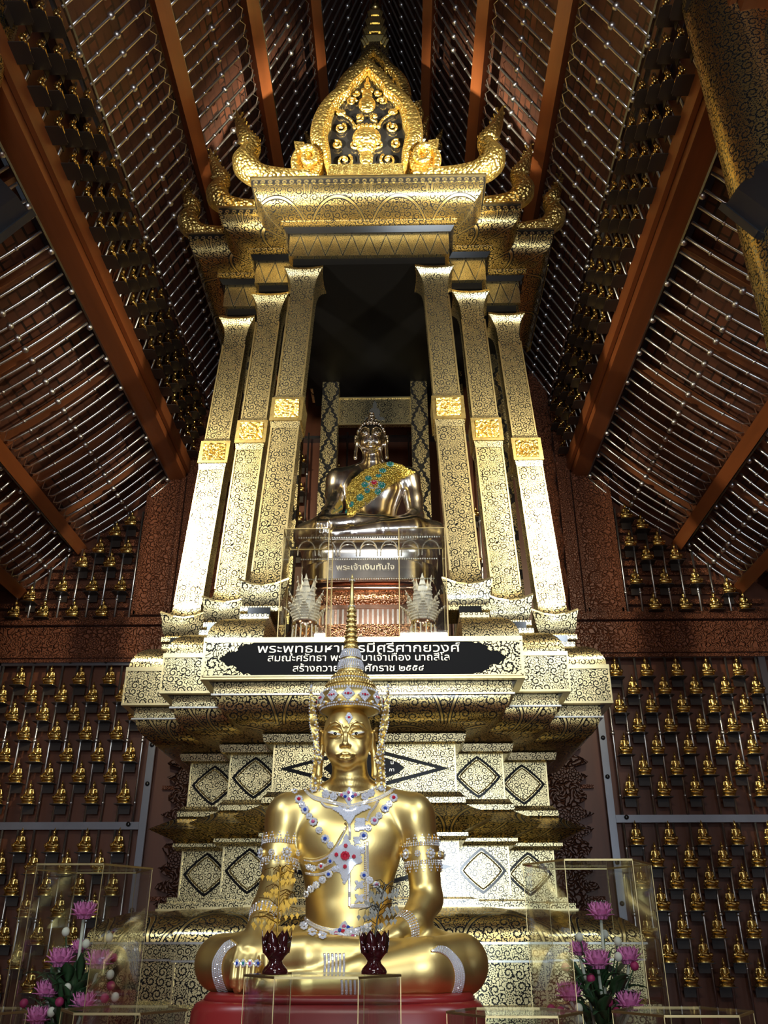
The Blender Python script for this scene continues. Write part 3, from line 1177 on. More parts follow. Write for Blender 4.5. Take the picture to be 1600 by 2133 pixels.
def plan(o, sc=1.0):
    h = [q * sc + o for q in (0.47, 0.745, 1.02)]
    d = [q * sc + o for q in (0.81, 0.55, 0.30)]
    q = [(-h[2], -d[2]), (-h[1], -d[2]), (-h[1], -d[1]), (-h[0], -d[1]), (-h[0], -d[0]), (h[0], -d[0]), (h[0], -d[1]), (h[1], -d[1]), (h[1], -d[2]), (h[2], -d[2])]
    return q + [(-x, -y) for x, y in q]


def redent(prof, caps=(True, True), v0=0.0):
    """stepped-plan moulding: prof = [(z, offset[, scale])]; uv runs along each face from its middle"""
    m = MB()
    rings = []
    for p in prof:
        sc = p[2] if len(p) > 2 else 1.0
        rings.append([(x, YC + y, p[0]) for x, y in plan(p[1], sc)])
    n = 20
    v = v0 if v0 else prof[0][0]
    base = len(m.v)
    vs = [q for r in rings for q in r]
    fs, us = [], []
    for i in range(len(rings) - 1):
        L = hypot(prof[i + 1][0] - prof[i][0], prof[i + 1][1] - prof[i][1])
        for k in range(n):
            k2 = (k + 1) % n
            a, b = Vector(rings[i][k]), Vector(rings[i][k2])
            c, d = Vector(rings[i + 1][k2]), Vector(rings[i + 1][k])
            fs.append((i * n + k, i * n + k2, (i + 1) * n + k2, (i + 1) * n + k))
            w0, w1 = (b - a).length / 2, (c - d).length / 2
            us.append([(-w0, v), (w0, v), (w1, v + L), (-w1, v + L)])
        v += L
    m.add(vs, fs, us)
    if caps[0]:
        m.add(rings[0], [tuple(reversed(range(n)))])
    if caps[1]:
        m.add(rings[-1], [tuple(range(n))])
    return m


def arc(z0, o0, z1, o1, n=7, bulge=1):
    """quarter-round between two profile points; bulge 1 = convex, -1 = hollow"""
    out = []
    for i in range(n + 1):
        t = i / n * pi / 2
        if bulge > 0:
            out.append((z0 + (z1 - z0) * sin(t), o0 + (o1 - o0) * (1 - cos(t))))
        else:
            out.append((z0 + (z1 - z0) * (1 - cos(t)), o0 + (o1 - o0) * sin(t)))
    return out


ped = thing('altar_pedestal', 'tall stepped altar pedestal in black lacquer with gold scroll stencils', 'altar', (0, YC, 0))
redent([(0, .36), (1.30, .36)]).build('foot', M['lai'], ped)
redent([(1.30, .39), (1.345, .39), (1.366, .35)]).build('moulding', M['lai_fine'], ped)
redent([(1.366, .335), (1.527, .335)]).build('panel_course', M['lai'], ped)
redent([(1.527, .35), (1.536, .35)]).build('gold_fillet', M['silver_trim'], ped)
redent([(1.536, .355), (1.597, .355)]).build('scroll_band', M['lai_fine'], ped)
redent([(1.597, .365), (1.607, .365)]).build('gold_fillet', M['silver_trim'], ped)
redent(arc(1.607, .36, 1.755, .09, 9, 1)).build('lotus_moulding', M['lai_arch'], ped, smooth=True, angle=35)
redent([(1.755, .095), (1.764, .095)]).build('gold_fillet', M['gold_pale'], ped)
redent([(1.764, .085), (1.79, .085), (1.80, .05), (1.82, .05)]).build('moulding', M['lai_fine'], ped)
redent([(1.82, 0), (2.056, 0)]).build('panel_course', M['lai_fine'], ped)
redent([(2.056, .035), (2.075, .05), (2.092, .05), (2.10, .03)]).build('moulding', M['lai_fine'], ped)
redent([(2.10, .03), (2.155, .165), (2.233, .03)]).build('keeled_moulding', M['lai_arch'], ped)
redent([(2.233, .045), (2.26, .045), (2.275, .03), (2.29, .02)]).build('moulding', M['lai_fine'], ped)
redent([(2.29, 0), (2.526, 0)]).build('panel_course', M['lai_fine'], ped)
redent([(2.526, .03), (2.535, .05), (2.574, .06), (2.58, .04)]).build('moulding', M['lai_fine'], ped)
redent(arc(2.58, .05, 2.718, .275, 8, -1)).build('flared_cove', M['lai_arch'], ped, smooth=True, angle=35)
redent([(2.718, .295), (2.727, .295)]).build('gold_fillet', M['silver_trim'], ped)
redent([(2.727, .285), (2.783, .285)]).build('scroll_band', M['lai_fine'], ped)
redent([(2.783, .30), (2.792, .34)]).build('gold_fillet', M['black'], ped)
redent([(2.792, .34), (2.985, .34)]).build('frieze_block', M['lai'], ped)
redent([(2.785, .346), (2.797, .346)]).build('gold_fillet', M['gold_pale'], ped)
redent([(2.980, .346), (3.004, .346)]).build('gold_fillet', M['gold_pale'], ped)
CUSH = [(arc(3.004, .335, 3.150, .20, 7, 1), 'cushion_moulding', 'lai'), ([(3.150, .20), (3.185, .20)], 'ring_border', 'dots'), ([(3.185, .165), (3.235, .165)], 'recess', 'black')]


for prof_, nm_, mt_ in CUSH:
    m = MB()
    rings = []
    for z, o in prof_:
        q = plan(o)
        q = q[:5] + [(-.512, q[4][1]), (-.512, .2), (.512, .2), (.512, q[5][1])] + q[5:]
        rings.append([(x, YC + y, z) for x, y in q])
    m.rings(rings)
    m.build(nm_, M[mt_], ped, smooth=(mt_ == 'lai'), angle=35)

# lozenge panels on the two panel courses
def lozenge(cx, y, cz, a, b, p=1.12, n=40):
    pts = []
    for k in range(n):
        t = 2 * pi * k / n
        c, s = cos(t), sin(t)
        r = (abs(c / a) ** p + abs(s / b) ** p) ** (-1 / p)
        pts.append((cx + r * c, cz + r * s))
    return pts


for zc, zh in ((1.938, .118), (2.408, .118)):
    for s in (-1, 1):
        for hx, dy, w in ((.6075, .55, .1375), (.8825, .30, .1375)):
            y = YC - dy
            o = MB().prism(lozenge(s * hx, 0, zc, .125, .112), y - .004, y).build('lozenge_panel', M['black'], ped)
            g = MB().prism(lozenge(s * hx, 0, zc, .108, .097), y - .0065, y - .003).build('gilt_field', M['lai_fine'], o)
            rim = [(s * hx + (q[0] - s * hx), q[1]) for q in lozenge(s * hx, 0, zc, .098, .088)]
            MB().tube([(a, y - .007, b) for a, b in rim + rim[:1]], .0035, 4).build('gold_line', M['gold_pale'], o, uv=False)
    # centre bay: one long lozenge in a dark zigzag frame
    y = YC - .81
    o = MB().prism(lozenge(0, 0, zc, .44, .115, 1.0), y - .004, y).build('lozenge_panel', M['black'], ped)
    MB().prism(lozenge(0, 0, zc, .375, .092, 1.0), y - .0065, y - .003).build('gilt_field', M['lai_fine'], o)
# gold corner lines down the steps of the panel courses
for z0, z1, oo in ((1.82, 2.056, 0), (2.29, 2.526, 0), (2.792, 2.985, .34), (1.366, 1.527, .335)):
    for x, y in plan(oo + .001):
        if y < 0:
            MB().box((x, YC + y, (z0 + z1) / 2), (.008, .008, z1 - z0)).build('gold_edging', M['gold_pale'], ped)
# dark ovals on the lowest course
for s in (-1, 1):
    for hx, dy in ((.6075 + .1, .55), (.8825 + .24, .30)):
        y = YC - dy - .335
        o = MB().prism(lozenge(s * hx, 0, 1.446, .125, .078, 2.0), y - .003, y).build('oval_panel', M['black'], ped)
        MB().prism(lozenge(s * hx, 0, 1.446, .085, .066, 1.6), y - .005, y - .002).build('gilt_field', M['lai_fine'], o)

# ------------------------------------------------------------------ lettering
def text_mesh(body, mat, width, cx, z, y, name='lettering', height=.86, parent=None, thick=.002):
    cu = bpy.data.curves.new('lettering_curve', 'FONT')
    cu.body = body
    cu.size = 1.0
    cu.extrude = 0.0
    cu.offset = 0.002
    ob = bpy.data.objects.new('lettering_tmp', cu)
    COL.objects.link(ob)
    dg = bpy.context.evaluated_depsgraph_get()
    dg.update()
    me = bpy.data.meshes.new_from_object(ob.evaluated_get(dg))
    bpy.data.objects.remove(ob)
    bpy.data.curves.remove(cu)
    n = len(me.vertices)
    co = np.zeros(n * 3)
    me.vertices.foreach_get('co', co)
    co = co.reshape(-1, 3)
    w = co[:, 0].max() - co[:, 0].min()
    k = width / w
    kz = k
    P = np.zeros_like(co)
    P[:, 0] = (co[:, 0] - (co[:, 0].max() + co[:, 0].min()) / 2) * k + cx
    P[:, 1] = y
    P[:, 2] = co[:, 1] * kz * height + z
    polys = [tuple(p.vertices) for p in me.polygons]
    m = MB()
    m.add(P.tolist(), polys)
    # give the strokes a real thickness
    Pb = P.copy()
    Pb[:, 1] += thick
    from collections import Counter
    ec = {}
    for p in polys:
        for a, b in zip(p, p[1:] + p[:1]):
            ec[(a, b)] = ec.get((a, b), 0) + 1
    sides = [(a, b, b + n, a + n) for (a, b) in ec if (b, a) not in ec]
    m.add(P.tolist() + Pb.tolist(), sides)
    return m.build(name, mat, parent, uv=False)


# the dedication board on the front of the pedestal
yb = YC - .81 - .34
board = MB().box((0, yb - .004, 2.889), (1.60, .008, .182)).build('dedication_board', M['board_black'], ped)
for z in (2.800, 2.978):
    MB().box((0, yb - .009, z), (1.615, .006, .007)).build('gold_line', M['gold_pale'], board)
for sx in (-1, 1):
    MB().box((sx * .803, yb - .009, 2.889), (.009, .006, .182)).build('gold_line', M['gold_pale'], board)
    for sz in (-1, 1):
        pts = [(.80, 0), (.80, .086), (.555, .086), (.575, .076), (.60, .080), (.615, .066), (.64, .060), (.635, .045), (.655, .034), (.685, .038), (.70, .020), (.715, .012), (.73, .0)]
        pts = [(sx * a, 2.889 + sz * b) for a, b in pts]
        if sx * sz > 0:
            pts = pts[::-1]
        MB().prism(pts, yb - .0105, yb - .007).build('corner_scroll', M['lai_big'], board)
text_mesh('พระพุทธมหาบารมีศรีศากยวงศ์', M['letter'], 1.03, -.02, 2.921, yb - .011, parent=board, height=.74)
text_mesh('สมณะศรัทธา พระครูบาเจ้าเทือง นาถสีโล', M['letter'], .92, -.02, 2.876, yb - .011, parent=board)
text_mesh('สร้างถวาย พุทธศักราช ๒๕๕๔', M['letter'], .66, -.02, 2.822, yb - .011, parent=board)
# small dark cartouche behind the front statue's shoulder
oc = MB().prism(lozenge(.0, 0, 2.41, .21, .07, 1.5), YC - .81 - .011, YC - .81 - .005).build('cartouche', M['black'], ped)
text_mesh('น', M['letter'], .014, .145, 2.428, YC - .81 - .013, parent=oc)
text_mesh('ภา', M['letter'], .026, .142, 2.392, YC - .81 - .013, parent=oc)

# ------------------------------------------------------------------ gilded pillars of the altar
def square(cx, cy, z, r, corner=0.0, cr=1.0):
    """sixteen points round a square; the corners may be drawn out and lifted in a hollow curve"""
    out = []
    for side in range(4):
        for q in (-1.0, -.5, 0.0, .5):
            x, y = [(q, -1), (1, q), (-q, 1), (-1, -q)][side]
            t = abs(q) ** 2.2
            k = r * (1 + (cr - 1) * t)
            out.append((cx + x * k, cy + y * k, z + corner * t))
    return out


def pillar(label, p0, p1, z0=3.235, z1=5.78, r=.083, full=True, pat='lai', group='gilded pillars of the altar'):
    t = thing('altar_pillar', label, 'pillar', (p0[0], p0[1], z0), group)
    ax = lambda z: (lerp(p0[0], p1[0], (z - z0) / (z1 - z0)), lerp(p0[1], p1[1], (z - z0) / (z1 - z0)))

    def part(name, prof, mat, smooth=False):
        m = MB()
        rings = []
        for q in prof:
            c = ax(q[0])
            rings.append(square(c[0], c[1], q[0], q[1], q[2] if len(q) > 2 else 0, q[3] if len(q) > 3 else 1.0))
        n = 16
        vs = [v for rg in rings for v in rg]
        fs, us = [], []
        vv = prof[0][0]
        for i in range(len(rings) - 1):
            L = (Vector(rings[i + 1][2]) - Vector(rings[i][2])).length
            for k in range(n):
                k2 = (k + 1) % n
                fs.append((i * n + k, i * n + k2, (i + 1) * n + k2, (i + 1) * n + k))
                r0, r1 = prof[i][1], prof[i + 1][1]
                a = (-1, -.5, 0, .5)[k % 4]
                b = a + .5
                us.append([(a * r0, vv), (b * r0, vv), (b * r1, vv + L), (a * r1, vv + L)])
            vv += L
        m.add(vs, fs, us)
        m.add(rings[0], [tuple(reversed(range(n)))])
        m.add(rings[-1], [tuple(range(n))])
        return m.build(name, mat, t, smooth=smooth, angle=30)

    if not full:
        part('shaft', [(z0, r), (z1, r)], M[pat])
        return t
    part('base_border', [(z0, .115), (z0 + .03, .115)], M['dots'])
    part('foot', [(z0 + .03, .098), (z0 + .055, .112), (z0 + .09, .122), (z0 + .125, .123, .012, 1.05), (z0 + .150, .124, .030, 1.14)], M['lai'], True)
    part('foot_rim', [(z0 + .148, .124, .030, 1.15), (z0 + .158, .122, .032, 1.15)], M['gold_pale'])
    part('foot_flare', [(z0 + .156, .118, .028, 1.12), (z0 + .165, .103, .016, 1.06), (z0 + .195, .090, .004), (z0 + .25, r + .001), (z0 + .30, r)], M['lai'], True)
    zb = 4.60
    part('shaft', [(z0 + .30, r), (zb - .13, r)], M['lai'])
    part('shaft', [(zb + .115, r * .97), (z1 - .24, r * .95)], M['lai'])
    for za, zc_, k_ in ((z0 + .25, zb - .13, 1.0), (zb + .115, z1 - .24, .96)):
        for sx in (-1, 1):
            a, b = ax(za), ax(zc_)
            rr = r * k_ + .001
            MB().bar((a[0] + sx * rr, a[1] - rr, za), (b[0] + sx * rr, b[1] - rr, zc_), .010, .010, (0, 1, 0)).build('gold_edging', M['gold_pale'], t)
    c = ax(zb)
    blk = part('middle_block', [(zb - .088, .101), (zb + .088, .101)], M['gold'])
    part('block_collar', [(zb - .135, .088), (zb - .085, .094)], M['lai_fine'])
    part('block_collar', [(zb + .085, .092), (zb + .115, .088)], M['lai_fine'])
    m = MB()
    m.box((c[0], c[1] - .104, zb), (.150, .008, .132))
    m.build('rosette_field', M['gold_relief'], blk)
    m = MB()
    for k in range(8):
        a = 2 * pi * k / 8
        m.ball((c[0] + .034 * cos(a), c[1] - .108, zb + .034 * sin(a)), .019, 8, 6, (1, .45, 1))
    for k in range(12):
        a = 2 * pi * k / 12
        m.ball((c[0] + .058 * cos(a) * 1.05, c[1] - .108, zb + .052 * sin(a)), .011, 6, 4, (1, .4, 1))
    m.ball((c[0], c[1] - .108, zb), .020, 8, 6, (1, .6, 1))
    m.build('rosette', M['gold_relief'], blk, smooth=True, uv=False)
    part('capital_flare', [(z1 - .24, r * .95), (z1 - .15, r * .98), (z1 - .09, r * 1.10), (z1 - .05, r * 1.28, .0, 1.03), (z1 - .028, r * 1.48, .008, 1.08)], M['lai'], True)
    part('capital_rim', [(z1 - .028, r * 1.50, .008, 1.08), (z1 - .012, r * 1.50, .008, 1.08)], M['gold'])
    part('capital_block', [(z1 - .012, r * 1.15), (z1, r * 1.15)], M['lai_fine'])
    return t


COLS = [((.575, 4.55), (.45, 4.62), 'inner'), ((.835, 4.81), (.718, 4.88), 'middle'), ((1.145, 5.07), (1.0, 5.13), 'outer')]
for s in (-1, 1):
    for a, b, nm in COLS:
        pillar('gilded square altar pillar, %s one of the three on the %s front' % (nm, SIDEW[s]), (s * a[0], a[1]), (s * b[0], b[1]))
for s in (-1, 1):
    pillar('rear altar pillar with black lozenge bands, beside the silver statue, %s' % SIDEW[s], (s * .385, 5.98), (s * .365, 5.93), r=.068, full=False, pat='lai_loz', group='rear altar pillars')
    pillar('rear altar pillar with black lozenge bands, behind the middle pillar, %s' % SIDEW[s], (s * .68, 5.86), (s * .64, 5.80), r=.075, full=False, pat='lai_loz', group='rear altar pillars')
    pillar('rear altar pillar with black lozenge bands, behind the outer pillar, %s' % SIDEW[s], (s * .99, 5.60), (s * .93, 5.58), r=.075, full=False, pat='lai_loz', group='rear altar pillars')
# lintel panel across the back, stencilled with a small seated figure
t = thing('lintel_panel', 'gold scroll lintel panel with a pale seated figure, behind the silver head', 'panel', (0, 5.95, 5.40))
MB().box((0, 5.95, 5.53), (.60, .04, .265)).build('board', M['lai'], t)
m = MB()
for z in (5.40, 5.66):
    m.box((0, 5.925, z), (.61, .014, .012))
for x in (-.30, .30):
    m.box((x, 5.925, 5.53), (.012, .014, .27))
m.build('gold_edging', M['gold_pale'], t)
f = MB()
f.prism([(-.085, 5.44), (.085, 5.44), (.075, 5.465), (.04, 5.475), (.045, 5.53), (.028, 5.555), (.012, 5.565), (.018, 5.59), (.012, 5.612), (0, 5.632), (-.012, 5.612), (-.018, 5.59), (-.012, 5.565), (-.028, 5.555), (-.045, 5.53), (-.04, 5.475), (-.075, 5.465)][::-1], 5.924, 5.931)
f.build('stencilled_figure', M['silver_trim'], t)
# ------------------------------------------------------------------ the altar canopy: frieze, cornice, nagas, gables, spire
can = thing('altar_canopy', 'gilded altar canopy with stepped cornice, gables and tiered spire on pillars', 'canopy', (0, YC, 5.78))
redent([(5.78, .055), (5.835, .055)]).build('architrave', M['board_black'], can)
redent([(5.835, .085), (6.03, .085)], v0=5.84).build('frieze', M['lai_teeth'], can)
redent([(6.03, .10), (6.065, .125)]).build('recess', M['black'], can)
redent([(6.065, .14), (6.10, .14)]).build('gold_border', M['lai_gold'], can)
redent([(6.10, .14)] + arc(6.105, .145, 6.262, .325, 8, -1)).build('flared_cornice', M['lai_arch'], can, smooth=True, angle=35)
redent([(6.262, .335), (6.305, .335)]).build('ring_border', M['dots_dark'], can)
redent([(6.305, .345), (6.318, .345)]).build('gold_fillet', M['gold_pale'], can)
redent([(6.318, .34), (6.36, .20), (6.60, .0, .93), (6.95, .0, .66), (7.30, .0, .46)]).build('roof_step', M['lai_big'], can)
redent([(7.30, .0, .46), (7.46, .0, .46), (7.55, .03, .48), (7.63, .09, .48), (7.67, .09, .48)]).build('flared_cornice', M['lai_arch'], can)
redent([(7.67, .07, .48), (7.75, .0, .44), (8.30, .0, .27), (8.62, .0, .20)]).build('roof_step', M['lai_big'], can)
redent([(8.62, .0, .20), (8.72, .02, .20), (8.80, .05, .20), (8.84, .05, .20)]).build('flared_cornice', M['lai_arch'], can)
redent([(8.84, .02, .19), (9.0, .0, .15), (9.30, .0, .11)]).build('roof_step', M['lai_big'], can)
for i, z in enumerate((9.30, 9.47, 9.62, 9.76)):
    w = .085 - .014 * i
    redent([(z, .02, w), (z + .05, .05 - .006 * i, w), (z + .07, .05 - .006 * i, w), (z + .10, .0, w), (z + .15, .0, w * .8)]).build('spire_tier', M['gold'], can)
m = MB().lathe([(.045, 9.90), (.055, 9.95), (.03, 10.0), (.035, 10.05), (.012, 10.2), (.002, 10.3)], 12, (0, YC, 0))
m.build('finial', M['gold'], can, smooth=True)


# ---- naga finials curling up from the corners
def naga(s, x, y, z, k=1.0):
    path = [(-.34, .085), (-.27, .060), (-.18, .045), (-.08, .045), (-.015, .085), (.012, .150), (-.002, .215), (-.018, .262), (.000, .305), (.030, .360), (.058, .425), (.078, .490), (.092, .560)]
    rad = [.034, .042, .052, .066, .076, .074, .060, .050, .054, .044, .031, .017, .002]
    P = spline([(a, b, 0) for a, b in path], 4)
    rr = [Vector((q, 0, 0)) for q in rad]
    rs = [v.x for v in spline(rr, 4)]
    root = MB().tube([(x + s * p.x * k, y + p.x * -.10 * k, z + p.y * k) for p in P], [q * k for q in rs], 10)
    o = root.build('naga_finial', M['gold_relief'], can, smooth=True, uv=False)
    # crest flames along the back of the head, scale fins under the body
    m = MB()
    for i in range(8):
        t = i / 7
        c = P[int(lerp(30, 46, t))]
        h = lerp(.055, .028, t) * k
        cx, cz = x + s * (c.x - .02) * k, z + c.y * k
        m.prism([(cx, cz - .018 * k), (cx - s * h * .55, cz + h * .75), (cx, cz + .016 * k)][::(1 if s > 0 else -1)], y - .008 * k, y + .008 * k)
        c2 = P[int(lerp(32, 47, t))]
        m.ball((x + s * (c2.x + .015) * k, y - .012 * k, z + c2.y * k), .017 * k * (1 - .5 * t), 6, 4)
    m.build('crest', M['gold_relief'], o, uv=False)
    m = MB()
    for i in range(9):
        c = P[4 + i * 2]
        m.ball((x + s * c.x * k, y + c.x * -.1 * k, z + (c.y - rs[4 + i * 2]) * k), .016 * k, 6, 4, (1.0, 1.4, .7))
    m.build('belly_scales', M['gold_relief'], o, uv=False)
    m = MB()
    for sy in (-1, 1):
        m.ball((x + s * .012 * k, y + sy * .036 * k, z + .300 * k), .011 * k, 6, 4)
        m.ball((x + s * .035 * k, y + sy * .018 * k, z + .278 * k), .020 * k, 6, 4, (1.6, .8, .7))
    m.build('face', M['gold'], o, uv=False)
    return o


for s in (-1, 1):
    for hx, dy, zz, kk in ((.855, -1.10, 6.335, 1.28), (1.105, -.84, 6.335, 1.12), (1.375, -.59, 6.335, 1.08)):
        naga(s, s * hx, YC + dy, zz, kk)
    for hx, dy in ((.315, -.42), (.445, -.30), (.575, -.17)):
        naga(s, s * (hx - .02), YC + dy, 7.68, .52)
    # the same finial seen end-on along the side cornice
    for yy in (5.45, 6.0):
        m = MB().prism([(s * 1.345, 6.33), (s * 1.385, 6.36), (s * 1.40, 6.42), (s * 1.38, 6.50), (s * 1.36, 6.44), (s * 1.345, 6.40)][::(1 if s > 0 else -1)], yy - .25, yy + .22)
        m.build('side_crest', M['gold_relief'], can)


# ---- gables
def gable(Y, zbase, kx, kz, thick, shift=0.0):
    outer = [(0, 1255), (100, 1155), (220, 1040), (330, 925), (420, 850), (500, 760), (560, 640), (585, 530), (580, 430), (540, 380), (500, 330), (450, 250), (400, 150), (380, 90)]
    inner = [(0, 1095), (60, 1030), (130, 965), (172, 910), (182, 865), (240, 840), (300, 790), (350, 715), (372, 640), (378, 570), (405, 520), (402, 450), (385, 370), (362, 270), (365, 160)]
    X = lambda a: a * kx + shift
    Z = lambda b: zbase + b * kz

    def res(pl, n):
        P = [Vector((a, b, 0)) for a, b in pl]
        P = spline(P, 6)
        L = [0]
        for i in range(1, len(P)):
            L.append(L[-1] + (P[i] - P[i - 1]).length)
        out = []
        for k in range(n + 1):
            d = L[-1] * k / n
            i = max(1, next((i for i in range(len(L)) if L[i] >= d - 1e-6), len(L) - 1))
            f = (d - L[i - 1]) / max(1e-6, L[i] - L[i - 1])
            out.append(P[i - 1].lerp(P[i], f))
        return out

    N = 34
    A, B = res(outer, N), res(inner, N)
    fr = MB()
    for s in (-1, 1):
        vs, fs = [], []
        for i in range(N + 1):
            a, b = A[i], B[i]
            mid = a.lerp(b, .5)
            for q, dy in ((a, 0), (a.lerp(b, .12), -thick * .25), (mid, -thick * .42), (a.lerp(b, .88), -thick * .25), (b, 0), (b, thick), (a, thick)):
                vs.append((s * q.x * kx + shift, Y + dy, Z(q.y)))
        for i in range(N):
            for j in range(7):
                j2 = (j + 1) % 7
                q = (i * 7 + j, i * 7 + j2, (i + 1) * 7 + j2, (i + 1) * 7 + j)
                fs.append(q if s > 0 else q[::-1])
        fr.add(vs, fs)
    g = fr.build('gable_frame', M['gold_relief'], can, smooth=True, uv=False, angle=50)
    # bead line inside the frame
    m = MB()
    for s in (-1, 1):
        for i in range(0, N):
            for t in (0, .5):
                q = B[i].lerp(B[i + 1], t)
                p = A[i].lerp(A[i + 1], t)
                c = q.lerp(p, .16)
                m.ball((s * c.x * kx + shift, Y - thick * .32, Z(c.y)), 11 * kx, 6, 4)
    m.build('bead_line', M['gold'], g, uv=False)
    MB().prism([(X(-385), Z(70)), (X(385), Z(70)), (X(375), Z(165)), (X(-375), Z(165))][::-1], Y - thick * .3, Y + thick).build('sill', M['gold_scroll'], g)
    MB().prism([(X(-640), Z(-10)), (X(640), Z(-10)), (X(600), Z(72)), (X(-600), Z(72))][::-1], Y - thick * .1, Y + thick).build('plinth', M['gold'], g)
    back = [(s_ * b.x * kx * 1.03 + shift, Z(b.y)) for s_, lst in ((1, B), (-1, B[::-1])) for b in lst]
    MB().prism(back, Y + thick * .55, Y + thick * .8).build('black_field', M['black'], g)
    # end volutes
    for s in (-1, 1):
        pts, rd = [], []
        for i in range(46):
            t = i / 45
            a = lerp(-2.2, 7.4, t)
            rr = lerp(165, 18, t)
            pts.append((s * (590 + rr * cos(a)) * kx + shift, Y - thick * lerp(.1, .75, t), Z(215 + rr * sin(a) * .95)))
            rd.append(lerp(46, 26, t) * kx)
        m = MB().tube(pts, rd, 8)
        m.prism([(s * (590 + 150 * cos(2 * pi * k / 24)) * kx + shift, Z(215 + 140 * sin(2 * pi * k / 24))) for k in range(24)], Y - thick * .1, Y + thick)
        m.prism([(s * 690 * kx + shift, Z(290)), (s * 745 * kx + shift, Z(395)), (s * 640 * kx + shift, Z(385))], Y - thick * .2, Y + thick * .5)
        m.build('volute', M['gold_relief'], g, smooth=True, uv=False, angle=50)
    # vase-and-vine ornament
    y0 = Y + thick * .35
    m = MB()
    for c, r, sc in (((0, 465), 150, (1, .5, .62)), ((0, 370), 100, (1, .5, .5)), ((0, 790), 92, (1, .5, .85)), ((0, 880), 55, (1, .6, 1.2)), ((0, 270), 70, (1, .5, 1.2)), ((0, 985), 34, (1, .6, 1.2)), ((-45, 935), 24, (1, .6, 1)), ((45, 935), 24, (1, .6, 1)), ((0, 1040), 16, (1, .6, 1.8))):
        m.ball((X(c[0]), y0, Z(c[1])), r * kx, 14, 10, (sc[0], sc[1], sc[2] * kz / kx))
    for i in range(7):
        a = lerp(-1, 1, i / 6)
        m.ball((X(a * 125), y0 - 30 * kx, Z(560 - abs(a) * 10)), 24 * kx, 6, 5, (1, .7, 1.6))
    m.build('vase', M['gold_relief'], g, smooth=True, uv=False)
    for s in (-1, 1):
        m = MB()
        for (cx, cz, r0, a0, turns, start) in ((275, 560, 62, 2.0, 1.35, 1), (310, 400, 55, 1.2, 1.3, 1), (225, 250, 85, 2.2, 1.35, 1), (80, 660, 48, -1.0, 1.2, -1), (165, 815, 55, 3.0, 1.2, -1), (110, 900, 34, 0, 1.1, -1), (120, 400, 50, 3.5, 1.2, 1), (60, 180, 36, 1, 1.2, 1)):
            pts, rd = [], []
            for i in range(22):
                t = i / 21
                a = a0 + start * turns * 2 * pi * t
                rr = lerp(r0, r0 * .22, t)
                pts.append((s * (cx + rr * cos(a)) * kx + shift, y0 - 14 * kx * t, Z(cz) + rr * sin(a) * kx * 1.25))
                rd.append(lerp(15, 10, t) * kx)
            m.tube(pts, rd, 6)
            m.ball((s * cx * kx + shift, y0 - 18 * kx, Z(cz)), 20 * kx, 8, 6)
        st = spline([(s * 115 * kx + shift, y0, Z(560)), (s * 170 * kx + shift, y0, Z(640)), (s * 250 * kx + shift, y0, Z(690))], 6)
        m.tube([tuple(p) for p in st], 14 * kx, 6)
        m.ball((s * 275 * kx + shift, y0 - 8 * kx, Z(705)), 48 * kx, 10, 8, (1.1, .5, .9))
        m.ball((s * 315 * kx + shift, y0 - 8 * kx, Z(740)), 20 * kx, 8, 6, (1.2, .5, 1.4))
        m.build('vine_scroll', M['gold_relief'], g, smooth=True, uv=False)


gable(4.30, 6.335, .00070, .00110, .085, -.02)
gable(4.88, 7.60, .00056, .00088, .06)
# ------------------------------------------------------------------ the seated statues
def seq(*segs):
    out = []
    for a, b, st in segs:
        n = max(1, int(round((b - a) / st)))
        out += [a + (b - a) * i / n for i in range(n)]
    out.append(segs[-1][1])
    return out


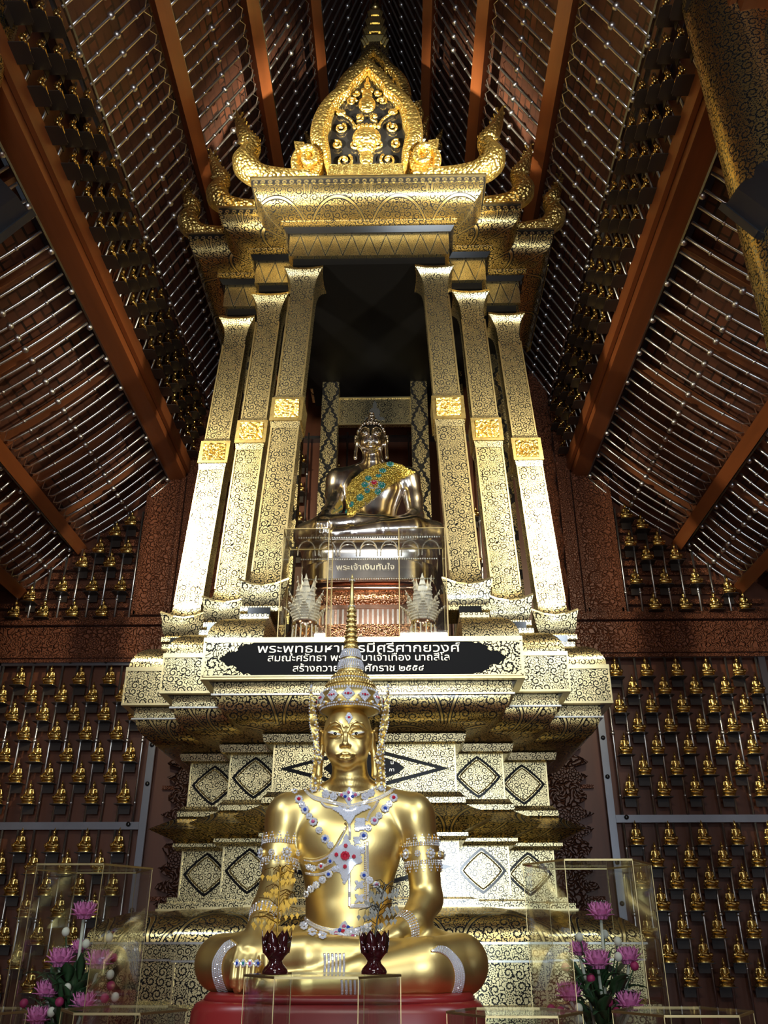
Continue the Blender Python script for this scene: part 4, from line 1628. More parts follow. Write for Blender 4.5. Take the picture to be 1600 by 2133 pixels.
def seated_figure(f, curls):
    """one continuous body, modelled around the origin of the seat (x right, y away, z up), facing -y"""
    o = .010
    # pelvis, belly, chest, shoulders
    f.ell((o, .02, .125), (.165, .12, .11), .03)
    f.ell((o, .015, .26), (.146, .096, .16), .05)
    f.ell((o, -.030, .215), (.105, .065, .075), .03)
    f.ell((o, .015, .42), (.176, .105, .160), .05)
    f.ell((o - .080, -.030, .465), (.090, .050, .075), .05)
    f.ell((o + .080, -.030, .465), (.090, .050, .075), .05)
    f.cap((o - .16, .02, .555), (o + .16, .02, .555), .062, .062, .04)
    for s in (-1, 1):
        f.ell((o + s * .222, .015, .530), (.070, .075, .090), .03)
        f.cap((o, .02, .640), (o + s * .17, .02, .575), .052, .045, .03)
    f.cap((o, .01, .58), (o - .004, -.012, .72), .068, .062, .025)
    for z in (.632, .655):
        f.ell((o - .003, .0, z), (.0655, .066, .006), .008)
    # arms: his right (picture left) reaches down over the shin, his left folds to the lap
    f.path([(o - .232, .015, .535), (o - .238, .0, .42), (o - .236, -.065, .315)], [.066, .060, .052], .02)
    f.path([(o - .236, -.065, .315), (o - .252, -.15, .235), (o - .262, -.235, .180)], [.054, .048, .032], .015)
    f.cap((o - .262, -.245, .180), (o - .268, -.315, .110), .036, .040, .012, sq=(1, 1.5, 1))
    for i, x in enumerate((-.300, -.281, -.262, -.243)):
        L = (.030, .020, .018, .026)[i]
        f.path([(x + .006, -.318, .125), (x + .002, -.352, .085), (x, -.352, .050), (x, -.345, L)], [.0125, .0112, .0105, .0085], .003)
    f.path([(-.225, -.285, .140), (-.212, -.330, .105), (-.208, -.335, .070)], [.015, .012, .008], .006)
    f.path([(o + .232, .015, .535), (o + .252, .010, .40), (o + .262, -.010, .270)], [.066, .058, .052], .02)
    f.path([(o + .262, -.010, .270), (o + .215, -.115, .195), (o + .155, -.195, .160)], [.055, .047, .034], .015)
    f.cap((o + .155, -.20, .158), (o + .075, -.235, .135), .034, .036, .014, sq=(1, 1, 1.5))
    for i, (y, z) in enumerate(((-.268, .118), (-.256, .130), (-.238, .138), (-.220, .142))):
        f.path([(.070, y + .01, z), (.010, y, z - .004), (-.040, y + .003, z + .000), (-.078 + .012 * abs(i - 1.5), y + .008, z + .006)], [.0135, .012, .0105, .0085], .004)
    f.path([(.10, -.225, .158), (.055, -.245, .172), (.015, -.258, .166)], [.015, .012, .008], .006)
    # crossed legs
    for s in (-1, 1):
        f.path([(s * .10, .03, .10), (s * .26, -.07, .095), (s * .372, -.165, .085)], [.095, .090, .078], .03)
    f.path([(.372, -.165, .080), (.26, -.265, .075), (.08, -.315, .052), (-.10, -.325, .036), (-.20, -.318, .030), (-.285, -.305, .026)], [.080, .074, .056, .038, .036, .022], .014, sq=(1, 1, .92))
    f.path([(-.372, -.165, .085), (-.27, -.255, .095), (-.09, -.290, .105), (.08, -.285, .112), (.17, -.27, .116)], [.080, .076, .062, .043, .036], .012)
    f.path([(.15, -.272, .116), (.215, -.258, .122), (.275, -.235, .128)], [.034, .032, .024], .010)
    for i in range(5):
        f.cap((.262, -.262 + .014 * i, .116 + .006 * i), (.292, -.252 + .014 * i, .118 + .006 * i), .0095, .008, .004)
    f.ell((0, -.13, .055), (.26, .15, .060), .03)
    # head
    hx = -.002
    f.ell((hx, -.020, .815), (.088, .100, .108), .02)
    f.ell((hx, -.050, .780), (.080, .076, .093), .02)
    f.ell((hx, -.098, .708), (.028, .026, .022), .026)
    for s in (-1, 1):
        f.ell((hx + s * .040, -.086, .745), (.030, .034, .034), .020)
        # eye hollow, lids, brow
        f.ell((hx + s * .040, -.138, .803), (.034, .022, .021), .014, op='sub')
        f.ell((hx + s * .040, -.112, .800), (.027, .018, .017), .006)
        br = [(hx + s * .009, -.1330, .800), (hx + s * .016, -.1330, .824), (hx + s * .034, -.1300, .836), (hx + s * .056, -.1180, .833), (hx + s * .074, -.0980, .814)]
        f.path(br, [.004, .0045, .0045, .004, .003], .004)
        lid = [(hx + s * .012, -.125, .796), (hx + s * .026, -.1310, .7885), (hx + s * .042, -.1300, .7905), (hx + s * .068, -.111, .803)]
        f.path(lid, .0024, .003)
        # nostrils, ears with long lobes
        f.ell((hx + s * .0135, -.136, .7515), (.0088, .010, .0082), .006)
        f.ell((hx + s * .092, -.010, .790), (.010, .028, .042), .008)
        f.path([(hx + s * .094, -.016, .765), (hx + s * .098, -.022, .72), (hx + s * .100, -.026, .672)], [.013, .011, .014], .008)
        f.path([(hx + s * .097, -.034, .825), (hx + s * .104, -.006, .838), (hx + s * .106, .018, .80)], [.006, .007, .006], .004)
    f.path([(hx, -.128, .812), (hx, -.138, .790), (hx, -.151, .757)], [.0070, .0070, .0105], .007)
    f.ell((hx, -.152, .753), (.0125, .0105, .0090), .006)
    # lips
    up = [(hx - .033, -.119, .7235), (hx - .020, -.1315, .7215), (hx - .008, -.1385, .7245), (hx, -.1380, .7225), (hx + .008, -.1385, .7245), (hx + .020, -.1315, .7215), (hx + .033, -.119, .7235)]
    f.path(up, [.0025, .0048, .0058, .0052, .0058, .0048, .0025], .003)
    lo = [(hx - .030, -.119, .7170), (hx - .015, -.1330, .7105), (hx, -.1370, .7085), (hx + .015, -.1330, .7105), (hx + .030, -.119, .7170)]
    f.path(lo, [.0030, .0062, .0070, .0062, .0030], .003)
    mid = [(hx - .034, -.124, .7195), (hx - .012, -.1425, .7165), (hx, -.144, .7175), (hx + .012, -.1425, .7165), (hx + .034, -.124, .7195)]
    f.path(mid, .0014, .002, op='sub')
    if curls:
        f.ell((hx, -.012, .905), (.046, .050, .050), .015)
        f.cap((hx, -.012, .935), (hx, -.012, 1.005), .020, .006, .012)


class Scaled(Field):
    """field in figure coordinates, placed by scale and origin when meshed"""
    def place(self, origin, sx, sy, sz):
        self._pl = (np.array(origin), np.array((sx, sy, sz)))
        return self

    def mesh(self):
        P, Q = Field.mesh(self)
        return P * self._pl[1] + self._pl[0], Q


# ---- the crowned statue in front
SEAT = Vector((0.0, 3.15, 1.462))
F1 = Scaled(seq((-.47, -.115, .0062), (-.115, .115, .0025), (.115, .47, .0062)),
            seq((-.40, -.17, .0048), (-.17, -.06, .0026), (-.06, .17, .006)),
            seq((-.02, .20, .0050), (.20, .66, .0062), (.66, .94, .0026)))
seated_figure(F1, False)
F1.place(SEAT, 1, 1, 1)
st = thing('buddha_statue', 'large gilded seated statue with tall tiered crown and rhinestone jewellery, on red plinth', 'statue', SEAT)
body1, bv1 = F1.build('body', M['gold_leaf'], st, SEAT, bvh=True)


def hit(px, py, bv=bv1):
    d = ray(px, py).normalized()
    loc, nrm, _, _ = bv.ray_cast(CAM_POS, d)
    if loc is None:
        return None
    if nrm.dot(d) > 0:
        nrm = -nrm
    return loc, nrm


class Jewels:
    def __init__(self, bv=bv1, lift=.002):
        self.m = {'rhine': MB(), 'gold_leaf': MB(), 'gem_red': MB(), 'gem_blue': MB(), 'gem_pink': MB(), 'gem_teal': MB()}
        self.bv = bv
        self.lift = lift

    def stone(self, px, py, r, mat='rhine', lift=None):
        h = hit(px, py, self.bv)
        if h and (h[0] - CAM_POS).length < 6:
            self.m[mat].gem(h[0] + h[1] * (self.lift if lift is None else lift), r, h[1])
        return h

    def strand(self, pts, step=3.2, r=.0050, mat='rhine', gold=True):
        P = spline([(a, b, 0) for a, b in pts], 8)
        acc, last = 0.0, P[0]
        line = []
        for p in P:
            h = hit(p.x, p.y, self.bv)
            if h:
                line.append(h[0] + h[1] * .0005)
        if gold and len(line) > 2:
            ok = [line[0]]
            for q in line[1:]:
                if (q - ok[-1]).length > .003:
                    if (q - ok[-1]).length < .05:
                        ok.append(q)
            if len(ok) > 2:
                self.m['gold_leaf'].tube(ok, r * .95, 5)
        for p in P[1:]:
            d = (p - last).length
            t = 0.0
            while acc + (d - t) >= step:
                t += step - acc
                acc = 0.0
                q = last.lerp(p, t / d)
                self.stone(q.x, q.y, r)
            acc += d - t
            last = p

    def flower(self, px, py, r, heart='rhine', petals=8, rs=None):
        """r in pixels"""
        h = hit(px, py, self.bv)
        if not h:
            return
        self.m['gold_leaf'].gem(h[0] + h[1] * .0005, r * .00185, h[1], .25)
        rs = rs or r * .00070
        for k in range(petals):
            a = 2 * pi * k / petals
            self.stone(px + r * .70 * cos(a), py + r * .70 * sin(a), rs, 'rhine', .0045)
        self.stone(px, py, r * .00085, heart, .0070)

    def patch(self, poly, step, r, lift=.004):
        """stones filling an outline (pixels)"""
        xs = [p[0] for p in poly]
        ys = [p[1] for p in poly]
        y, row = min(ys), 0
        while y <= max(ys):
            x = min(xs) + (step / 2 if row % 2 else 0)
            while x <= max(xs):
                ins = False
                j = len(poly) - 1
                for i in range(len(poly)):
                    a, b = poly[i], poly[j]
                    if (a[1] > y) != (b[1] > y) and x < (b[0] - a[0]) * (y - a[1]) / (b[1] - a[1]) + a[0]:
                        ins = not ins
                    j = i
                if ins:
                    self.stone(x + R.uniform(-.3, .3), y + R.uniform(-.3, .3), r, 'rhine', lift)
                x += step
            y += step * .87
            row += 1

    def ring(self, c, axis, n, r=.0042, rows=1, gap=.008, rout=.14, mat='rhine'):
        axis = Vector(axis).normalized()
        x = axis.orthogonal().normalized()
        y = axis.cross(x)
        for q in range(rows):
            cc = Vector(c) + axis * (q - (rows - 1) / 2) * gap
            pts = []
            for k in range(n):
                a = 2 * pi * k / n
                d = x * cos(a) + y * sin(a)
                best = None
                loc, nrm, _, _ = self.bv.ray_cast(cc, d, rout)
                if loc is None:
                    continue
                pts.append(loc + d * .001)
                self.m[mat].gem(loc + d * .0025, r, d)
            if len(pts) > 6:
                self.m['gold_leaf'].tube(pts + pts[:1], r * .8, 4)

    def teeth(self, c, axis, n, up, h=.026, rout=.14):
        axis = Vector(axis).normalized()
        x = axis.orthogonal().normalized()
        y = axis.cross(x)
        for k in range(n):
            a = 2 * pi * k / n
            d = x * cos(a) + y * sin(a)
            loc, nrm, _, _ = self.bv.ray_cast(Vector(c), d, rout)
            if loc is None:
                continue
            t = axis.cross(d)
            for i, (f, w) in enumerate(((0.15, .0065), (.5, .0045), (.85, .0022))):
                for sgn in ((-1, 1) if i < 2 else (0,)):
                    self.m['rhine'].gem(loc + axis * up * h * f + t * sgn * w + d * .004, .0034, d)
            self.m['gold_leaf'].add([loc + t * .009 + d * .001, loc - t * .009 + d * .001, loc + axis * up * h * 1.1 + d * .003, loc + axis * up * h * .3 - d * .004],
                                    [(0, 1, 2), (1, 3, 2), (3, 0, 2), (0, 3, 1)])

    def done(self, name, parent):
        base = None
        for k in ('rhine', 'gold_leaf', 'gem_red', 'gem_blue', 'gem_pink', 'gem_teal'):
            if not self.m[k].f:
                continue
            nm = {'rhine': name, 'gold_leaf': 'gold_setting', 'gem_red': 'red_gems', 'gem_blue': 'blue_gems', 'gem_pink': 'pink_gems', 'gem_teal': 'teal_gems'}[k]
            o = self.m[k].build(nm, M[k], parent if base is None else base, uv=False)
            if k in ('gem_red', 'gem_blue', 'gem_pink', 'gem_teal'):
                o.name = {'gem_red': 'red_gem', 'gem_blue': 'blue_gem', 'gem_pink': 'pink_gem', 'gem_teal': 'teal_gem'}[k]
            if base is None:
                base = o
        return base


Z2 = lambda a, b: (560 + a * .2125, 1600 + b * .2125)


def zz(pts):
    return [Z2(*p) for p in pts]


# necklace
J = Jewels()
J.strand(zz([(440, 150), (560, 220), (680, 245), (785, 255), (900, 240), (1000, 215), (1110, 150)]))
J.strand(zz([(320, 180), (420, 270), (560, 310), (690, 345), (790, 365), (900, 340), (1040, 300), (1150, 250), (1250, 180)]))
J.strand(zz([(350, 215), (430, 295), (540, 330), (690, 362), (790, 382), (900, 358), (1040, 320), (1150, 268), (1235, 205)]))
J.strand(zz([(510, 330), (560, 380), (640, 392), (740, 400)]))
J.strand(zz([(1075, 315), (1040, 380), (990, 440), (960, 520)]))
for a, b in ((440, 205), (560, 260), (640, 280), (940, 280), (1000, 245), (1105, 195), (360, 170), (1190, 160)):
    J.flower(*Z2(a, b), 8.5, 'rhine', 7)
J.patch(zz([(785, 180), (815, 230), (900, 260), (830, 290), (785, 375), (745, 290), (670, 260), (760, 230)]), 3.0, .0042)
for a, b, c in ((785, 238, 'gem_pink'), (752, 280, 'gem_blue'), (820, 280, 'gem_blue'), (720, 265, 'gem_pink'), (845, 262, 'gem_pink'), (787, 305, 'gem_pink')):
    J.stone(*Z2(a, b), .0062, c, .007)
J.patch(zz([(620, 400), (700, 380), (780, 400), (860, 380), (960, 360), (1000, 395), (900, 440), (840, 470), (795, 560), (770, 540), (720, 470)]), 3.0, .0040)
J.done('necklace', st)
# flower chains over both shoulders
J = Jewels()
for i, (a, b) in enumerate(((255, 230), (295, 310), (325, 360), (355, 410), (400, 475), (440, 530), (495, 610), (555, 695), (605, 755))):
    J.flower(*Z2(a, b), (8.5 if i % 2 else 7), ('rhine', 'gem_red', 'rhine', 'gem_blue', 'rhine', 'gem_pink', 'rhine', 'gem_blue', 'rhine')[i])
for i, (a, b) in enumerate(((1290, 205), (1225, 295), (1180, 355), (1140, 400), (1080, 470), (1035, 520), (975, 590), (930, 665))):
    J.flower(*Z2(a, b), (7 if i % 2 == 0 else 8.5), ('rhine', 'gem_red', 'rhine', 'gem_blue', 'rhine', 'gem_pink', 'rhine', 'gem_blue')[i])
for i, (a, b) in enumerate(((685, 985), (590, 1040), (530, 1095), (470, 1145), (420, 1185), (370, 1235), (930, 1050), (985, 1100), (1050, 1145))):
    J.flower(*Z2(a, b), 7.5, ('rhine', 'gem_blue', 'rhine', 'rhine', 'rhine', 'rhine', 'gem_blue', 'rhine', 'gem_pink')[i])
J.done('flower_chain', st)
# breast sash strands and the vertical stole band
J = Jewels()
J.strand(zz([(345, 895), (450, 908), (560, 872), (640, 800), (700, 700), (760, 580)]), 3.0)
J.strand(zz([(355, 950), (450, 975), (560, 950), (640, 900)]), 3.4)
J.strand(zz([(360, 1030), (470, 1045), (570, 1020), (650, 970)]), 3.0)
for a, b, c in ((440, 980, 'rhine'), (518, 958, 'gem_red'), (605, 910, 'gem_blue'), (650, 990, 'rhine'), (400, 965, 'rhine')):
    J.flower(*Z2(a, b), 6.5, c, 7)
J.strand(zz([(785, 520), (795, 640), (790, 700)]), 3.0)
J.strand(zz([(788, 1010), (790, 1200), (790, 1360)]), 3.0)
J.strand(zz([(965, 720), (970, 1000), (970, 1360)]), 3.0)
J.strand(zz([(940, 730), (942, 1000), (942, 1340)]), 4.0, .003)
J.strand(zz([(790, 1362), (880, 1362), (970, 1362)]), 3.0)
J.strand(zz([(800, 1345), (880, 1345), (960, 1345)]), 3.0)
J.patch(zz([(850, 500), (940, 490), (940, 600), (840, 625)]), 3.0, .0042)
J.patch(zz([(830, 680), (890, 670), (900, 740), (840, 750)]), 3.2, .0042)
for cx, cy in ((888, 1145), (888, 1280), (870, 900), (900, 800)):
    q = 45
    J.patch(zz([(cx - q, cy - q), (cx, cy - q * .6), (cx + q, cy - q), (cx + q * .6, cy), (cx + q, cy + q), (cx, cy + q * .6), (cx - q, cy + q), (cx - q * .6, cy)]), 3.0, .0042)
J.m['gold_leaf'].tube([h_[0] + h_[1] * .001 for h_ in (hit(p_.x, p_.y) for p_ in spline([(*q_, 0) for q_ in zz([(345, 880), (450, 893), (560, 857), (640, 785), (700, 685), (765, 575), (745, 540)])], 5)) if h_], .0045, 6)
J.done('breast_sash', st)
# the great star pendant
J = Jewels()
J.patch(zz([(760, 635), (800, 750), (905, 800), (890, 860), (915, 905), (830, 960), (740, 1140), (690, 960), (640, 905), (590, 880), (650, 790), (720, 750)]), 2.8, .0044, .006)
J.flower(*Z2(750, 858), 11, 'gem_red', 9)
for k in range(9):
    a = 2 * pi * k / 9
    p = Z2(750, 858)
    J.stone(p[0] + 6.5 * cos(a), p[1] + 6.5 * sin(a), .0062, 'gem_red', .011)
for a, b in ((755, 762), (665, 846), (835, 866), (748, 965)):
    J.stone(*Z2(a, b), .0075, 'gem_red', .010)
J.done('star_pendant', st)
# belt
J = Jewels()
J.strand(zz([(315, 1330), (325, 1420), (400, 1505), (520, 1562), (660, 1588), (740, 1592), (830, 1585), (930, 1560), (1010, 1520)]), 3.0)
J.strand(zz([(320, 1350), (335, 1440), (400, 1525), (520, 1582), (660, 1606)]), 3.0)
J.patch(zz([(742, 1495), (790, 1570), (900, 1600), (830, 1650), (700, 1665), (585, 1610), (690, 1570)]), 3.0, .0044, .006)
for a, b, c in ((740, 1550, 'gem_pink'), (700, 1588, 'gem_blue'), (780, 1588, 'gem_blue'), (738, 1612, 'gem_red'), (665, 1618, 'gem_pink'), (812, 1625, 'gem_pink')):
    J.stone(*Z2(a, b), .0068, c, .010)
for a, b in ((345, 1555), (425, 1615), (525, 1645), (900, 1600), (960, 1570)):
    J.flower(*Z2(a, b), 9, 'rhine', 8)
J.done('belt', st)
# armlets
for s, c, ax in ((-1, (-.2265, 3.155, 1.875), (.02, .1, 1)), (1, (.262, 3.160, 1.872), (-.05, 0, 1))):
    J = Jewels()
    for dz in (-.030, -.023, .028, .035):
        J.ring((c[0], c[1], c[2] + dz), ax, 46, .0036)
    J.teeth((c[0], c[1], c[2] + .037), ax, 16, 1)
    J.teeth((c[0], c[1], c[2] - .032), ax, 16, -1)
    for k in range(10):
        a = 2 * pi * k / 10 + .05
        d = Vector((cos(a), sin(a), 0))
        loc, nrm, _, _ = bv1.ray_cast(Vector(c), d, .2)
        if loc is not None:
            t = Vector((-d.y, d.x, 0))
            big = .0075 if k % 2 else .012
            J.m['gold_leaf'].ball(loc, big * 1.2, 8, 6)
            for q in range(8):
                b = 2 * pi * q / 8
                J.m['rhine'].gem(loc + d * big * .9 + (t * cos(b) + Vector((0, 0, 1)) * sin(b)) * big * 1.1, big * .42, d)
            J.m['rhine'].gem(loc + d * big * 1.2, big * .6, d)
    J.done('armlet', st)
# bracelets
for c, ax in (((-.242, 2.965, 1.668), (-.02, -.6, -.42)), ((.205, 2.995, 1.640), (-.55, -.55, -.2))):
    J = Jewels()
    for q in (-.016, -.008, 0, .008, .016):
        cc = Vector(c) + Vector(ax).normalized() * q
        J.ring(cc, ax, 30, .0036, rout=.08)
    J.done('bracelet', st)
# knee bands: several strands side by side
for nm, pts in (('knee_band', [(492, 1967), (476, 1976), (463, 1992), (457, 2012), (459, 2038), (468, 2062), (482, 2084)]),
                ('knee_band', [(900, 1981), (920, 1983), (937, 1993), (948, 2010), (953, 2032), (950, 2056), (942, 2074), (934, 2086)])):
    J = Jewels()
    sgn = -1 if pts[0][0] < 700 else 1
    for k in range(5):
        J.strand([(a + sgn * (k * 4.2 - 4) * (1 if 1 < i < len(pts) - 1 else .7), b - (k * 2 if i < 2 else 0)) for i, (a, b) in enumerate(pts)], 3.6, .0042)
    J.done(nm, st)
# anklets
for xs, y0, y1 in (((676, 684, 692, 700, 708, 716), 1985, 2030), ((712, 721, 730, 739, 748), 2040, 2094)):
    J = Jewels()
    for x in xs:
        J.strand([(x, y0), (x + 1, (y0 + y1) / 2), (x, y1)], 3.2, .0040)
    J.done('anklet', st)
# finger rings, forehead jewel
for x, c in ((494, 'gem_blue'), (507, 'gem_teal'), (521, 'gem_pink'), (535, 'gem_blue')):
    J = Jewels()
    J.flower(x, 2007, 6.5, c, 8)
    J.done('finger_ring', st)
J = Jewels()
J.patch([(727, 1484), (735, 1496), (727, 1508), (719, 1496)], 2.6, .0036, .003)
J.stone(727, 1496, .0055, 'gem_red', .006)
J.done('forehead_jewel', st)
# inlaid eyes
hxw = SEAT.x - .002
for s in (-1, 1):
    m, m2 = MB(), MB()
    top, bot = [], []
    for i in range(11):
        t = i / 10
        x = s * lerp(.014, .066, t)
        zc = lerp(.7925, .8035, t)
        hgt = .0046 * sin(pi * min(1, max(0, t))) ** .8
        for lst, q in ((top, hgt * .9), (bot, -hgt)):
            o = Vector((hxw + x, 2.7, SEAT.z + zc + q - .001))
            loc, nrm, _, _ = bv1.ray_cast(o, Vector((0, 1, 0)))
            lst.append((loc.x, loc.y - .0022, loc.z))
    vs = top + bot
    m.add(vs, [(i, i + 1, 11 + i + 1, 11 + i) if s < 0 else (i, 11 + i, 11 + i + 1, i + 1) for i in range(10)])
    e = m.build('eye', M['eye_white'], st, smooth=True, uv=False)
    loc, nrm, _, _ = bv1.ray_cast(Vector((hxw + s * .0375, 2.7, SEAT.z + .7955)), Vector((0, 1, 0)))
    m2.ball((loc.x, loc.y - .0012, loc.z - .0005), .0066, 12, 8, (1, .55, .9))
    m2.build('pupil', M['eye_black'], e, smooth=True, uv=False)

# crown
CX, CYc = .004, 3.135
prof = [(.090, 2.358), (.106, 2.361), (.113, 2.370), (.116, 2.385), (.112, 2.410), (.104, 2.425), (.100, 2.430), (.090, 2.448), (.092, 2.452), (.080, 2.470), (.076, 2.476), (.066, 2.488), (.058, 2.500), (.046, 2.506), (.044, 2.520),
        (.047, 2.526), (.042, 2.545), (.037, 2.553), (.035, 2.562), (.037, 2.568), (.031, 2.590), (.025, 2.600)]
z = 2.602
r = .024
while z < 2.765:
    prof += [(r, z), (r * 1.10, z + .006), (r * 1.05, z + .013), (r * .82, z + .018)]
    z += .021
    r *= .93
prof += [(.0115, 2.770), (.0125, 2.776), (.0085, 2.782), (.0075, 2.83), (.0055, 2.872), (.0095, 2.876), (.0100, 2.884), (.0055, 2.889), (.0050, 2.895), (.0005, 2.910)]
crown = MB().lathe(prof, 40, (CX, CYc, 0)).build('crown', M['gold_leaf'], st, smooth=True, uv=False, angle=50)


def crown_r(zq):
    for (r0, z0), (r1, z1) in zip(prof, prof[1:]):
        if z0 <= zq <= z1:
            return lerp(r0, r1, (zq - z0) / max(1e-6, z1 - z0))
    return .01


mg, mr, mred = MB(), MB(), MB()


def crown_row(mb, z, n, r, ph=0.0, ext=.001):
    q = crown_r(z) + ext
    for k in range(n):
        a = 2 * pi * k / n + ph
        d = Vector((cos(a), sin(a), 0))
        mb.gem(Vector((CX, CYc, z)) + d * q, r, d)


for z, n, r in ((2.3635, 72, .0042), (2.371, 74, .0042), (2.428, 66, .0040), (2.4335, 62, .0036), (2.474, 52, .0036)):
    crown_row(mr, z, n, r)
for z, n, r in ((2.442, 54, .005), (2.456, 46, .006), (2.466, 44, .005), (2.486, 36, .006), (2.494, 34, .005), (2.512, 30, .004)):
    crown_row(mg, z, n, r)
for z0, z1, r0 in ((2.518, 2.550, .0040), (2.564, 2.592, .0038)):
    for i in range(6):
        z = lerp(z0, z1, i / 5)
        n = int(2 * pi * crown_r(z) / (r0 * 1.9))
        crown_row(mr, z, n, r0, i * .07, .003)
for i in range(8):
    crown_row(mg, 2.606 + .021 * i, max(10, int(20 - i)), .0042, i * .1)
crown_row(mr, 2.772, 10, .003)
crown_row(mr, 2.880, 10, .003)
# lozenge plaques round the crown band
for k in range(7):
    a = -pi / 2 + (k - 3) * .52
    d = Vector((cos(a), sin(a), 0))
    t = Vector((-d.y, d.x, 0))
    c = Vector((CX, CYc, 2.399)) + d * .1155
    for i in range(-4, 5):
        for j in range(-4, 5):
            if abs(i) + abs(j) <= 4:
                mr.gem(c + t * i * .0054 + Vector((0, 0, j * .0056)) + d * (.003 - abs(i) * .0006), .0042, d)
    mred.gem(c + d * .007, .0055, d)
    for q in (-1, 1):
        mred.gem(c + d * .007 + t * q * .010, .0035, d)
    a2 = a + .26
    d2 = Vector((cos(a2), sin(a2), 0))
    c2 = Vector((CX, CYc, 2.375)) + d2 * .117
    mg.ball(c2, .009, 8, 6)
    mr.gem(c2 + d2 * .008, .006, d2)
mr.build('rhinestone_band', M['rhine'], crown, uv=False)
mg.build('gold_beading', M['gold_leaf'], crown, uv=False)
mred.build('red_gem', M['gem_red'], crown, uv=False)

# flame-shaped side ornaments of the crown, above and below the ears
for s in (-1, 1):
    out = [(.092, 2.19), (.104, 2.215), (.110, 2.26), (.112, 2.30), (.120, 2.34), (.131, 2.39), (.139, 2.435), (.1415, 2.452), (.146, 2.435), (.1465, 2.39), (.145, 2.355), (.143, 2.315), (.138, 2.29), (.130, 2.26), (.122, 2.23), (.114, 2.20), (.104, 2.17)]
    pl = [(CX + s * a, b) for a, b in out]
    fl = MB().prism(pl if s < 0 else pl[::-1], 3.100, 3.112).build('ear_flame', M['gold_relief'], st, uv=False)
    mr = MB()
    for a, b in spline([(x, z, 0) for x, z in out + out[:1]], 3) and [(p.x, p.y) for p in spline([(x, z, 0) for x, z in out + out[:1]], 3)]:
        mr.gem((CX + s * a, 3.099, b), .0032)
    for i in range(14):
        t = i / 13
        p = Vector((lerp(.106, .1425, t), lerp(2.20, 2.43, t)))
        mr.gem((CX + s * p.x, 3.099, p.y), .0048 * (1 - .4 * t))
    mr.build('rhinestone_edge', M['rhine'], fl, uv=False)
    out = [(.100, 2.085), (.096, 2.12), (.102, 2.155), (.104, 2.19), (.112, 2.225), (.121, 2.255), (.1235, 2.27), (.127, 2.25), (.126, 2.21), (.128, 2.17), (.131, 2.13), (.132, 2.10), (.126, 2.075), (.110, 2.07)]
    pl = [(CX + s * a, b) for a, b in out]
    fl = MB().prism(pl if s < 0 else pl[::-1], 3.125, 3.137).build('ear_pendant', M['gold_relief'], st, uv=False)
    mr = MB()
    for p in spline([(x, z, 0) for x, z in out + out[:1]], 3):
        mr.gem((CX + s * p.x, 3.124, p.y), .0032)
    for i in range(9):
        mr.gem((CX + s * (.114 + .003 * sin(i)), 3.124, 2.09 + .017 * i), .0052)
    mr.build('rhinestone_edge', M['rhine'], fl, uv=False)

# red plinth under the statue
t = thing('red_plinth', 'red lacquered plinth under the crowned gilded statue', 'plinth', (0, 3.05, 1.25))
rg = []
for z, k in ((1.251, 1.02), (1.30, 1.0), (1.425, .985), (1.445, .96), (1.452, .93)):
    ring = []
    for i in range(40):
        a = 2 * pi * i / 40
        c, s_ = cos(a), sin(a)
        ring.append((.44 * k * (abs(c) ** .35) * (1 if c > 0 else -1), 3.05 + .33 * k * (abs(s_) ** .45) * (1 if s_ > 0 else -1), z))
    rg.append(ring)
MB().rings(rg).build('body', M['red'], t, smooth=True, angle=40)
rg = []
for z, k in ((1.450, .93), (1.462, .92), (1.470, .90)):
    rg.append([(.44 * k * (abs(cos(2 * pi * i / 40)) ** .5) * (1 if cos(2 * pi * i / 40) > 0 else -1), 3.04 + .33 * k * (abs(sin(2 * pi * i / 40)) ** .6) * (1 if sin(2 * pi * i / 40) > 0 else -1), z) for i in range(40)])
MB().rings(rg).build('cushion', M['red'], t, smooth=True)

# ---- the silver statue inside the altar
SEAT2 = Vector((0.0, 5.27, 3.905))
F2 = Scaled(seq((-.47, -.11, .009), (-.11, .11, .0045), (.11, .47, .009)), seq((-.40, -.17, .008), (-.17, -.06, .0045), (-.06, .17, .010)), seq((-.02, .66, .0085), (.66, 1.03, .0045)))
seated_figure(F2, True)
F2.place(SEAT2, 1.12, 1.05, 1.155)
s2 = thing('buddha_statue', 'polished silver seated statue with gold sash, enthroned inside the altar', 'statue', SEAT2)
body2, bv2 = F2.build('body', M['silver'], s2, SEAT2, bvh=True)
# hair of small curls
m = MB()
hc = Vector((-.002 * 1.12, 5.27 - .020 * 1.05, 3.905 + .82 * 1.155))
for row in range(13):
    el = lerp(-.35, 1.5, row / 12)
    n = max(4, int(30 * cos(max(0, el))))
    for k in range(n):
        a = 2 * pi * (k + .5 * (row % 2)) / n
        d = Vector((cos(a) * cos(el), sin(a) * cos(el), sin(el)))
        if d.y < -.25 and d.z < .62 + .2 * abs(d.x):
            continue
        loc, nrm, _, _ = bv2.ray_cast(hc + d * .4, -d)
        if loc is None or loc.z < SEAT2.z + .90 or (abs(loc.x) > .085 and loc.z < SEAT2.z + .985):
            continue
        m.ball(loc + d * .004, .0125, 8, 6)
for row in range(5):
    zq = SEAT2.z + (.915 + .022 * row) * 1.155
    n = 14 - 2 * row
    for k in range(n):
        a = 2 * pi * k / n + row * .3
        d = Vector((cos(a), sin(a), 0))
        loc, nrm, _, _ = bv2.ray_cast(Vector((hc.x, 5.257, zq)) + d * .3, -d)
        if loc is not None:
            m.ball(loc + d * .003, .0115, 8, 6)
m.build('hair_curls', M['silver'], s2, smooth=True, uv=False)
